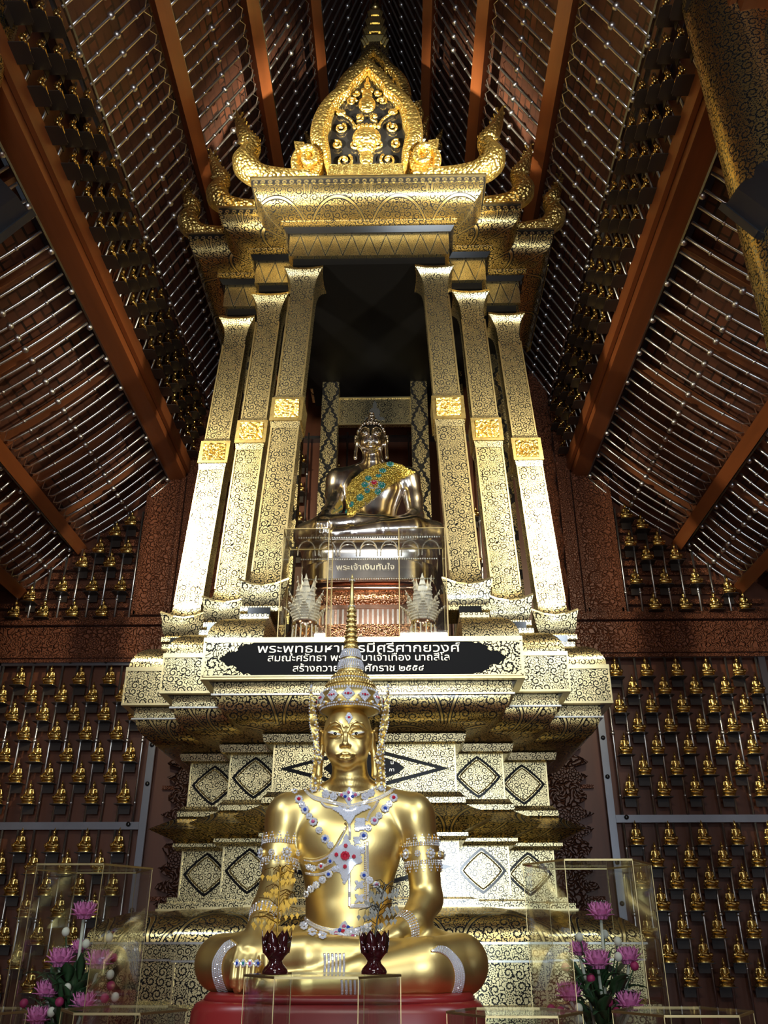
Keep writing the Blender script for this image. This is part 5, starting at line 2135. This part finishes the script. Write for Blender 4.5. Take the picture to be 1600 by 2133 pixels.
for s in (-1, 1):
    loc, nrm, _, _ = bv2.ray_cast(Vector((s * .045, 4.8, SEAT2.z + .7975 * 1.155)), Vector((0, 1, 0)))
    e = MB().ball((loc.x, loc.y + .001, loc.z), .012, 12, 8, (1.35, .35, .38)).build('eye', M['eye_white'], s2, smooth=True, uv=False)
    MB().ball((loc.x, loc.y - .0028, loc.z), .0052, 10, 8, (1, .5, 1)).build('pupil', M['eye_black'], e, smooth=True, uv=False)
# sash: the chest surface inside the sash outline, lifted off the body
SP = [(650, 870), (700, 800), (800, 720), (900, 665), (1050, 655), (1225, 740), (1130, 790), (1060, 820), (960, 890), (880, 960), (780, 1030), (700, 1100), (640, 1130), (660, 1060), (650, 980)]
SP = [(560 + a * .25, 800 + b * .25) for a, b in SP]
pv, qv = F2.mesh()


def pix(p):
    d = Vector(p) - CAM_POS
    zc = d.dot(_f)
    return 800 + FPX * d.dot(_r) / zc, 1066.5 - FPX * d.dot(_u) / zc


def inside(x, y, poly):
    ins = False
    j = len(poly) - 1
    for i in range(len(poly)):
        a, b = poly[i], poly[j]
        if (a[1] > y) != (b[1] > y) and x < (b[0] - a[0]) * (y - a[1]) / (b[1] - a[1]) + a[0]:
            ins = not ins
        j = i
    return ins


keep = []
sel = np.nonzero((pv[:, 2] > 4.05) & (pv[:, 2] < 4.65) & (abs(pv[:, 0]) < .36) & (pv[:, 1] < 5.36))[0]
vis = set()
for i in sel:
    x, y = pix(pv[i])
    if inside(x, y, SP):
        d = (Vector(pv[i]) - CAM_POS)
        loc, nrm, _, dist = bv2.ray_cast(CAM_POS, d.normalized())
        if loc is None or abs(dist - d.length) < .03:
            vis.add(int(i))
idx, vs, fs = {}, [], []
me2 = body2.data
for q in qv:
    if all(int(k) in vis for k in q):
        f_ = []
        for k in q:
            k = int(k)
            if k not in idx:
                idx[k] = len(vs)
                vs.append(Vector(pv[k]) + Vector(me2.vertices[k].normal) * .009)
            f_.append(idx[k])
        fs.append(tuple(f_))
m = MB()
m.add(vs, fs)
sash = m.build('sash', M['sash'], s2, smooth=True, uv=False)
so = sash.modifiers.new('thickness', 'SOLIDIFY')
so.thickness = .008
so.offset = 0
J = Jewels(bv2, .012)
for a, b, c, r in ((878, 828, 'gem_red', 6), (830, 795, 'gem_teal', 7), (800, 845, 'gem_teal', 7), (915, 775, 'gem_teal', 6), (948, 735, 'gem_teal', 8), (940, 850, 'gem_teal', 8), (822, 893, 'gem_teal', 6), (908, 903, 'gem_teal', 7), (765, 950, 'gem_teal', 8), (700, 1005, 'gem_teal', 6), (665, 1065, 'gem_teal', 6), (1010, 680, 'gem_teal', 8)):
    px, py = 560 + a * .25, 800 + b * .25
    h = hit(px, py, bv2)
    if h:
        J.m[c].ball(h[0] + h[1] * .012, r * .0026, 12, 8)
        J.m['gem_red' if c == 'gem_teal' and r == 6 else 'rhine'].gem(h[0] + h[1] * (.012 + r * .0026), .005, h[1])
        for k in range(9):
            q = h[1].orthogonal().normalized()
            q = Matrix.Rotation(2 * pi * k / 9, 3, h[1]) @ q
            J.m[c].ball(h[0] + h[1] * .014 + q * r * .0027, r * .0009, 6, 4)
for k in range(26):
    a = R.uniform(0, 2 * pi)
    J.stone(560 + .25 * (880 + 45 * cos(a)), 800 + .25 * (845 + 30 * sin(a)), .006, 'rhine', .014)
J.done('sash_jewel', s2)
# ------------------------------------------------------------------ the silver and copper throne and its offerings
tp = thing('statue_throne', 'tiered silver and copper throne under the silver statue', 'throne', (0, 5.25, 3.21))


def slab(m, hx, hy, z0, z1, cy=5.25, r=.06, bulge=0.0):
    rings = []
    n = 6
    prof = [(z0, 0), (z1, 0)] if not bulge else [(lerp(z0, z1, i / n), bulge * sin(pi * i / n)) for i in range(n + 1)]
    for z, b in prof:
        ring = []
        for k in range(48):
            a = 2 * pi * k / 48
            c, s = cos(a), sin(a)
            ring.append(((hx + b) * abs(c) ** .45 * (1 if c > 0 else -1), cy + (hy + b) * abs(s) ** .45 * (1 if s > 0 else -1), z))
        rings.append(ring)
    m.rings(rings)
    return m


slab(MB(), .455, .36, 3.885, 3.905).build('seat_rim', M['silver'], tp, smooth=True, angle=40)
slab(MB(), .43, .34, 3.755, 3.885, bulge=.015).build('lotus_tier', M['silver'], tp, smooth=True, angle=40)
m = MB()
for i in range(7):
    x = -.39 + .13 * i
    pts = []
    for k in range(13):
        t = k / 12
        pts.append((x + .055 * cos(pi * (1 - t)) * (1), 4.885, 3.765 + .10 * sin(pi * t) ** .7))
    m.tube(pts, .0045, 5)
m.build('lotus_petals', M['silver_trim'], tp, uv=False)
m = MB()
for i in range(60):
    m.ball((-.44 + .015 * i, 4.892, 3.893), .0065, 6, 4)
    m.ball((-.42 + .0143 * i, 4.888, 3.742), .0065, 6, 4)
    m.ball((-.40 + .0136 * i, 4.868, 3.60), .0065, 6, 4)
m.build('bead_border', M['silver_trim'], tp, uv=False)
slab(MB(), .44, .355, 3.735, 3.755).build('rim', M['silver'], tp, smooth=True, angle=40)
slab(MB(), .415, .365, 3.61, 3.735).build('inscription_tier', M['silver'], tp, smooth=True, angle=40)
text_mesh('พระเจ้าเงินทันใจ', M['letter'], .36, -.02, 3.668, 4.878, parent=tp, thick=.004)
slab(MB(), .43, .375, 3.585, 3.61).build('rim', M['copper_plain'], tp, smooth=True, angle=40)
slab(MB(), .40, .35, 3.52, 3.585, bulge=.02).build('copper_roll', M['copper_plain'], tp, smooth=True, angle=40)
slab(MB(), .42, .375, 3.43, 3.52, bulge=.02).build('copper_tier', M['copper'], tp, smooth=True, angle=40)
slab(MB(), .43, .39, 3.405, 3.43).build('rim', M['copper_plain'], tp, smooth=True, angle=40)
slab(MB(), .40, .385, 3.295, 3.405).build('ribbed_tier', M['copper_plain'], tp, smooth=True, angle=40)
m = MB()
for i in range(25):
    m.box((-.36 + .03 * i, 4.862, 3.35), (.011, .014, .095))
m.build('rib', M['silver'], tp, uv=False)
slab(MB(), .44, .42, 3.235, 3.295, bulge=.012).build('copper_base', M['copper'], tp, smooth=True, angle=40)
slab(MB(), .505, .56, 3.005, 3.236, cy=5.22).build('foot_slab', M['copper'], tp, smooth=True, angle=40)


def acrylic_box(label, cx, cy, z0, hx, hy, h):
    t = thing('acrylic_case', label, 'display case', (cx, cy, z0), 'acrylic cases before the throne')
    th = .004
    for x in (-1, 1):
        MB().box((cx + x * (hx - th / 2), cy, z0 + h / 2), (th, 2 * hy, h)).build('side_pane', M['acrylic'], t, uv=False)
    for y in (-1, 1):
        MB().box((cx, cy + y * (hy - th / 2), z0 + h / 2), (2 * hx - 2 * th - .001, th, h)).build('side_pane', M['acrylic'], t, uv=False)
    MB().box((cx, cy, z0 + h + th / 2), (2 * hx, 2 * hy, th)).build('top_pane', M['acrylic'], t, uv=False)
    m = MB()
    for x in (-1, 1):
        for y in (-1, 1):
            m.box((cx + x * hx, cy + y * hy, z0 + h / 2), (.005, .005, h))
        m.box((cx + x * hx, cy, z0 + h), (.005, 2 * hy, .004))
    for y in (-1, 1):
        m.box((cx, cy + y * hy, z0 + h), (2 * hx, .005, .004))
    m.build('edge_strip', M['brass_edge'], t, uv=False)
    return t


def petal_mesh(m, c, az, lean, L, W, thick=.003, cup=.25, M_=None, n=6):
    """a pointed petal rising from c, leaning outward by `lean` towards azimuth az"""
    c = Vector(c)
    out = Vector((cos(az), sin(az), 0))
    tan = Vector((-sin(az), cos(az), 0))
    rows = []
    for i in range(n + 1):
        t = i / n
        ang = lean * (0.35 + 0.65 * t)
        p = c + out * (sin(ang) * L * t) + Vector((0, 0, cos(ang) * L * t))
        w = W * (sin(pi * min(1, t * .82 + .12)) ** .8) * (1 - t ** 5)
        nrm = (out * cos(ang) - Vector((0, 0, 1)) * sin(ang))
        rows.append((p - tan * w + -nrm * 0, p + nrm * (w * cup), p + tan * w, p + nrm * (w * cup) - nrm * thick))
    vs = [q for r_ in rows for q in r_]
    fs = []
    for i in range(n):
        a, b = i * 4, (i + 1) * 4
        for j in range(4):
            j2 = (j + 1) % 4
            fs.append((a + j, a + j2, b + j2, b + j))
    m.add(vs, fs)


def crystal_lotus(label, cx, cy, z0, size=1.0):
    t = thing('crystal_lotus', label, 'ornament', (cx, cy, z0), 'crystal lotus ornaments')
    wx, wy, wz = cx, cy, z0
    cx = cy = z0 = 0.0
    foot = MB().lathe([(.050, 0), (.052, .012), (.030, .03), (.022, .045), (.045, .06), (.060, .085), (.066, .115), (.055, .125)], 20, (cx, cy, z0)).build('glass_bowl', M['copper_plain'], t, smooth=True, uv=False)
    m = MB()
    for k in range(40):
        a = R.uniform(0, 2 * pi)
        m.ball((cx + .060 * cos(a), cy + .060 * sin(a), z0 + R.uniform(.055, .12)), .009, 6, 4)
    m.build('gold_beads', M['gold'], t, uv=False)
    m = MB()
    for k in range(14):
        a = 2 * pi * k / 14
        m.tube([(cx + .064 * cos(a), cy + .064 * sin(a), z0 + .10), (cx + .068 * cos(a), cy + .068 * sin(a), z0 + .02)], .004, 5)
        m.ball((cx + .068 * cos(a), cy + .068 * sin(a), z0 + .015), .008, 6, 4)
    m.build('bead_strings', M['crystal'], t, uv=False)
    for ring, n, lean, L, W in ((0, 8, .62, .12, .027), (1, 7, .32, .19, .031), (2, 5, .12, .27, .032)):
        for k in range(n):
            az = 2 * pi * (k + .5 * (ring % 2)) / n - pi / 2
            m = MB()
            c = (cx + (.05 - .014 * ring) * cos(az), cy + (.05 - .014 * ring) * sin(az), z0 + .115)
            petal_mesh(m, c, az, lean, L, W)
            # beads studding the petal
            for i in range(1, 8):
                f = i / 8
                ang = lean * (.35 + .65 * f)
                out = Vector((cos(az), sin(az), 0))
                tan = Vector((-sin(az), cos(az), 0))
                p = Vector(c) + out * (sin(ang) * L * f + .004) + Vector((0, 0, cos(ang) * L * f))
                w = W * sin(pi * min(1, f * .82 + .12)) ** .8 * (1 - f ** 5)
                for q in (-.8, -.4, 0, .4, .8):
                    m.ball(p + tan * w * q, .0052, 5, 4)
            m.build('beaded_petal', M['crystal'], t, uv=False)
    for ch in t.children:
        ch.data.transform(Matrix.Translation((wx, wy, wz)))
    t.scale = (size, size, size)
    return t


for s in (-1, 1):
    acrylic_box('clear acrylic case over a crystal lotus, %s of the silver throne' % SIDEW[s], s * .315, 4.345, 3.006, .125, .138, .62)
    crystal_lotus('beaded crystal lotus in a bowl, inside the acrylic case %s of the throne' % SIDEW[s], s * .315, 4.345, 3.008, 1.02)
# small gold bowls at the foot of the throne
for k, x in enumerate((-.12, .10, .21)):
    t = MB().lathe([(.02, 3.235), (.03, 3.245), (.05, 3.27), (.055, 3.285), (.045, 3.285), (.02, 3.262)], 16, (x, 4.42, -.229))
    tag(t.build('offering_bowl', M['gold'], None, smooth=True, uv=False), 'small gold offering bowl before the throne, %s of three' % ('leftmost', 'middle one', 'rightmost')[k], 'bowl', 'offering bowls before the throne')
# ------------------------------------------------------------------ offering table, glass cases, flowers, cups and trees
tb = thing('offering_table', 'long low offering table holding the glass cases', 'table', (0, 2.5, 0))
MB().box((0, 2.72, 1.225), (3.0, 1.40, .05)).build('tabletop', M['red'], tb)
for x in (-1.42, 1.42):
    for y in (2.10, 3.34):
        MB().box((x, y, .60), (.07, .07, 1.20)).build('leg', M['red'], tb)
ZT = 1.25


def hex_case(label, cx, cy, s, z1, rot=0.0, lid=True):
    t = thing('glass_case', label, 'display case', (cx, cy, ZT), 'hexagonal glass offering cases')
    P = [(cx + s * cos(pi / 3 * k + rot), cy + s * sin(pi / 3 * k + rot)) for k in range(6)]
    th = .004
    for k in range(6):
        a, b = Vector((*P[k], 0)), Vector((*P[(k + 1) % 6], 0))
        c = (a + b) / 2
        inw = (Vector((cx, cy, 0)) - c).normalized() * (th / 2 + .001)
        L = (b - a).length - .008
        ang = atan2(b.y - a.y, b.x - a.x)
        m = MB().box((c.x + inw.x, c.y + inw.y, (ZT + z1) / 2), (L, th, z1 - ZT - .004), Matrix.Rotation(ang, 3, 'Z'))
        m.build('side_pane', M['glass'], t, uv=False)
    if lid:
        m = MB()
        m.rings([[(x, y, z) for x, y in P] for z in (z1, z1 + .005)])
        m.build('top_pane', M['glass'], t, uv=False)
    m = MB()
    for k in range(6):
        a, b = P[k], P[(k + 1) % 6]
        m.bar((a[0], a[1], z1 + .001), (b[0], b[1], z1 + .001), .004, .005)
        m.bar((a[0], a[1], ZT), (a[0], a[1], z1), .0018, .0018, (1, 0, 0))
    m.build('edge_strip', M['brass_edge'], t, uv=False)
    return t


CASES = {}
pA = atY(151, 1794, 2.66)
CASES['L'] = (atY(188, 1800, 2.83).x, 2.83)
CASES['R'] = (atY(1222, 1795, 2.83).x, 2.83)
hex_case('tall hexagonal glass case over pink lotuses, on the left of the statue', CASES['L'][0], CASES['L'][1], .195, 1.805)
hex_case('tall hexagonal glass case over pink lotuses, on the right of the statue', CASES['R'][0], CASES['R'][1], .195, 1.815)
hex_case('clear hexagonal case in front of the statue, two dark cups on top', atY(672, 2027, 2.36).x, 2.36, .190, 1.530)
hex_case('low hexagonal glass case with brass rim, before the left lotus case', atY(258, 2107, 2.34).x, 2.34, .150, 1.458)
hex_case('low hexagonal glass case with brass rim, beside the red plinth on the right', atY(1072, 2112, 2.34).x, 2.34, .160, 1.454)
hex_case('low hexagonal glass case with brass rim, before the right lotus case', atY(1422, 2107, 2.34).x, 2.34, .165, 1.456)
hex_case('low hexagonal glass case cut by the bottom left corner of the photo', atY(-75, 2112, 2.34).x, 2.34, .150, 1.454)


def lotus(c, k=1.0, tilt=(0, 0), stem_to=None):
    """an open pink lotus: petals one mesh of overlapping rows, dark heart tips, pale stem"""
    c = Vector(c)
    t = thing('lotus_flower', None, None, c)
    m = MB()
    for n, lean, L, W, r0 in ((9, 1.25, .036, .0165, .006), (10, .85, .040, .0165, .009), (11, .45, .046, .0140, .014), (11, .16, .047, .0120, .016), (8, .02, .045, .011, .011)):
        for i in range(n):
            az = 2 * pi * (i + R.random() * .3) / n + n
            petal_mesh(m, (c.x + r0 * k * cos(az), c.y + r0 * k * sin(az), c.z), az, lean, L * k, W * k, .0012, .35, n=5)
    m.build('petals', M['pink'], t, smooth=True, uv=False)
    m = MB()
    for i in range(14):
        a = R.uniform(0, 2 * pi)
        q = R.uniform(.010, .018) * k
        m.ball((c.x + q * cos(a), c.y + q * sin(a), c.z + .046 * k + R.uniform(-.003, .003)), .0013, 5, 4)
    m.build('stamen', M['white_bud'], t, uv=False)
    if stem_to is not None:
        MB().tube([c + Vector((0, 0, -.002)), c.lerp(Vector(stem_to), .5) + Vector((.004, 0, 0)), Vector(stem_to)], .0048, 7).build('stem', M['stem'], t, smooth=True, uv=False)
    return t


def arrangement(side, cx, cy, flowers, whites, darks, leaves):
    base = thing('flower_arrangement', 'green leaf stand for artificial lotuses inside the %s glass case' % side, 'flower stand', (cx, cy, ZT), 'flower stands in the glass cases')
    MB().lathe([(.05, ZT), (.06, ZT + .01), (.055, ZT + .06), (.035, ZT + .08)], 18, (cx, cy, 0)).build('pot', M['red'], base, smooth=True, uv=False)
    m = MB()
    for i in range(leaves):
        a = R.uniform(0, 2 * pi)
        r = R.uniform(.01, .075)
        z = ZT + R.uniform(.10, .27)
        petal_mesh(m, (cx + r * cos(a), cy + r * sin(a), z), a + R.uniform(-.6, .6), R.uniform(.5, 1.6), R.uniform(.055, .10), R.uniform(.013, .024), .001, .3, n=5)
    m.tube([(cx, cy, ZT + .07), (cx, cy, ZT + .28)], .012, 8)
    o = m.build('foliage', M['leaf'], base, smooth=True, uv=False)
    for i, (px, py, Y, k, lab) in enumerate(flowers):
        p = atY(px, py, Y)
        f = lotus(p, k, stem_to=(lerp(p.x, cx, .55), lerp(p.y, cy, .55), max(ZT + .12, p.z - .24)))
        tag(f, 'pink artificial lotus in the %s glass case, %s' % (side, lab), 'flower', 'pink lotuses in the glass cases')
    for i, (px, py, Y, lab) in enumerate(whites):
        p = atY(px, py, Y)
        b = thing('globe_bud', 'small white globe bud in the %s glass case, %s' % (side, lab), 'flower bud', p, 'white globe buds')
        MB().ball(p, .0115, 12, 9, (1, 1, 1.12)).build('bud', M['white_bud'], b, smooth=True, uv=False)
        MB().tube([p, (lerp(p.x, cx, .6), lerp(p.y, cy, .6), p.z - .13)], .002, 5).build('stem', M['leaf'], b, uv=False)
    for i, (px, py, Y, lab) in enumerate(darks):
        p = atY(px, py, Y)
        b = thing('globe_bud', 'small magenta globe bud in the %s glass case, %s' % (side, lab), 'flower bud', p, 'magenta globe buds')
        MB().ball(p, .0125, 12, 9).build('bud', M['pink_dark'], b, smooth=True, uv=False)
        MB().tube([p, (lerp(p.x, cx, .6), lerp(p.y, cy, .6), p.z - .12)], .002, 5).build('stem', M['leaf'], b, uv=False)


cx, cy = CASES['L']
arrangement('left', cx, cy, [
    (174, 1914, 2.83, 1.05, 'topmost on a tall white stem'), (124, 2014, 2.79, 1.10, 'middle row on the outer side'), (204, 2018, 2.79, 1.10, 'middle row nearest the altar'),
    (165, 1985, 2.90, .8, 'small one half hidden behind the middle pair'), (96, 2079, 2.78, 1.0, 'lower row on the outer side'), (172, 2104, 2.77, 1.0, 'lower row nearest the altar'), (77, 2134, 2.76, 1.0, 'lowest one cut by the photo edge')],
    [(137, 1941, 2.80, 'highest, outer side'), (228, 1953, 2.80, 'highest, altar side'), (179, 1966, 2.78, 'between the middle pair'), (230, 2030, 2.78, 'beside the right middle lotus'), (140, 2058, 2.77, 'in the centre'), (240, 2077, 2.78, 'low on the altar side'), (107, 2108, 2.75, 'above the lowest lotus')],
    [(231, 2053, 2.79, 'altar side, upper'), (218, 2079, 2.78, 'altar side, lower'), (124, 2087, 2.76, 'by the central white bud'), (116, 2035, 2.86, 'behind the outer middle lotus'), (237, 1995, 2.86, 'highest'), (50, 2090, 2.84, 'outermost')], 90)
cx, cy = CASES['R']
arrangement('right', cx, cy, [
    (1252, 1915, 2.82, 1.05, 'topmost on a tall white stem'), (1246, 2018, 2.78, 1.1, 'middle one below the topmost'), (1310, 2008, 2.80, 1.0, 'middle row on the outer side'), (1208, 1990, 2.86, .85, 'middle row nearest the altar, half hidden'),
    (1188, 2084, 2.79, 1.05, 'lower row nearest the altar'), (1312, 2104, 2.77, 1.08, 'lower row on the outer side')],
    [(1207, 1952, 2.82, 'highest, altar side'), (1260, 1946, 2.88, 'just under the topmost lotus'), (1287, 1961, 2.80, 'highest, outer side'), (1206, 2100, 2.76, 'low on the altar side'), (1206, 2124, 2.75, 'lowest'), (1288, 1993, 2.78, 'beside the outer middle lotus')],
    [(1231, 2038, 2.77, 'in the centre'), (1268, 2087, 2.76, 'low in the centre'), (1285, 2108, 2.76, 'lowest, outer side'), (1178, 2015, 2.84, 'nearest the altar, upper'), (1148, 2102, 2.80, 'nearest the altar, lower'), (1168, 2106, 2.80, 'low behind the altar-side lotus'), (1322, 2012, 2.78, 'outermost')], 90)


# dark lotus cups on the front case, each holding a little metal tree
def cup(label, cx, cy, z):
    t = thing('lotus_cup', label, 'cup', (cx, cy, z), 'dark glass lotus cups')
    MB().lathe([(.030, 0), (.031, .006), (.027, .013), (.018, .022), (.016, .028), (.022, .036), (.030, .044), (.034, .054), (.033, .064), (.029, .066), (.026, .056), (.012, .044), (.001, .042)], 24, (cx, cy, z)).build('bowl', M['ruby_glass'], t, smooth=True, uv=False)
    m = MB()
    for k in range(6):
        az = 2 * pi * k / 6 + .3
        petal_mesh(m, (cx + .031 * cos(az), cy + .031 * sin(az), z + .044), az, .12, .050, .0175, .002, .15, n=5)
    m.build('petal_rim', M['ruby_glass'], t, smooth=True, uv=False)
    m = MB()
    for k in range(5):
        a = -pi / 2 + (k - 2) * .35
        m.ball((cx + .034 * cos(a), cy + .034 * sin(a), z + .052 + .006 * (k % 2)), .008, 8, 5, (1, .3, 1))
    m.build('etched_flower', M['white_bud'] if False else M['ruby_glass'], t, smooth=True, uv=False)
    return t


def metal_tree(label, mat, cx, cy, z, dx, spread, h, leaves):
    t = thing('metal_tree', label, 'ornamental tree', (cx, cy, z), 'little trees in the lotus cups')
    trunk = spline([(cx, cy, z), (cx + dx * .2, cy, z + h * .4), (cx + dx * .5, cy, z + h * .75), (cx + dx, cy, z + h)], 6)
    MB().tube([tuple(p) for p in trunk], .0022, 6).build('trunk', mat, t, smooth=True, uv=False)
    m, ml = MB(), MB()
    for i in range(leaves):
        f = R.uniform(.25, 1.0)
        p = trunk[int(f * (len(trunk) - 1))]
        a = R.uniform(0, 2 * pi)
        L = spread * R.uniform(.4, 1.0) * (1.15 - .6 * f)
        q = p + Vector((cos(a) * L, sin(a) * L * .6, R.uniform(-.005, .02)))
        m.tube([p, p.lerp(q, .5) + Vector((0, 0, .008)), q], .0009, 4)
        for j in range(3):
            e = p.lerp(q, .5 + .25 * j) + Vector((R.uniform(-.004, .004), R.uniform(-.004, .004), 0))
            m.tube([e, e + Vector((0, 0, -.010))], .0005, 3)
            hh = .0052
            ml.prism([(e.x, e.z - .010), (e.x + hh, e.z - .0155), (e.x + hh * .5, e.z - .019), (e.x, e.z - .025), (e.x - hh * .5, e.z - .019), (e.x - hh, e.z - .0155)][::-1], e.y - .0006, e.y + .0006)
    m.build('branches', mat, t, uv=False)
    ml.build('hanging_leaves', mat, t, uv=False)
    return t


pc1, pc2 = atY(573, 2026, 2.30), atY(779, 2024, 2.30)
zc = 1.5355
cup('dark ruby lotus cup on the front case, left one, holding a gold tree', pc1.x, 2.30, zc)
cup('dark ruby lotus cup on the front case, right one, holding a silver tree', pc2.x, 2.30, zc)
metal_tree('little gold tree with hanging heart leaves, in the left dark cup', M['tree_gold'], pc1.x, 2.30, zc + .046, 0.0, .070, .19, 30)
metal_tree('little silver tree with hanging heart leaves, in the right dark cup', M['tree_silver'], pc2.x, 2.30, zc + .046, .03, .060, .15, 30)

# loudspeakers on the nave pillars
for s, p in ((-1, Vector((-1.60, 2.66, 4.38))), (1, Vector((1.79, 2.66, 4.36)))):
    t = thing('loudspeaker', 'black box loudspeaker fixed to the nave pillar on the %s' % SIDEW[s], 'loudspeaker', p, 'loudspeakers on the nave pillars')
    d = Vector((-s * .35, .9, -.45)).normalized()
    q = d.to_track_quat('Y', 'Z').to_matrix()
    m = MB()
    rg = []
    for y, a, b in ((-.15, .08, .10), (-.12, .10, .125), (.0, .12, .15), (.085, .125, .155)):
        rg.append([p + q @ Vector(v) for v in ((-a, y, -b), (a, y, -b), (a, y, b), (-a, y, b))])
    m.rings(rg)
    m.build('housing', M['lamp_black'], t)
    m = MB()
    for a, b in (((-.135, .09, -.165), (.135, .09, -.165)), ((-.135, .09, .165), (.135, .09, .165)), ((-.135, .09, -.165), (-.135, .09, .165)), ((.135, .09, -.165), (.135, .09, .165))):
        m.bar(p + q @ Vector(a), p + q @ Vector(b), .018, .03, d)
    m.build('rim', M['lamp_black'], t)
    m = MB().tube([p + q @ Vector((-.04, -.13, .04)), p + q @ Vector((-.04, -.17, .04)), p + q @ Vector((.0, -.17, .06))], .005, 6)
    m.build('hook', M['steel'], t, uv=False)
    px = -1.97 if s < 0 else 1.87
    MB().tube([p + q @ Vector((0, -.12, 0)), p + q @ Vector((0, -.16, 0)), (px - s * .18, 2.72, p.z + .02)], .014, 8).build('arm', M['steel_flat'], t, uv=False)
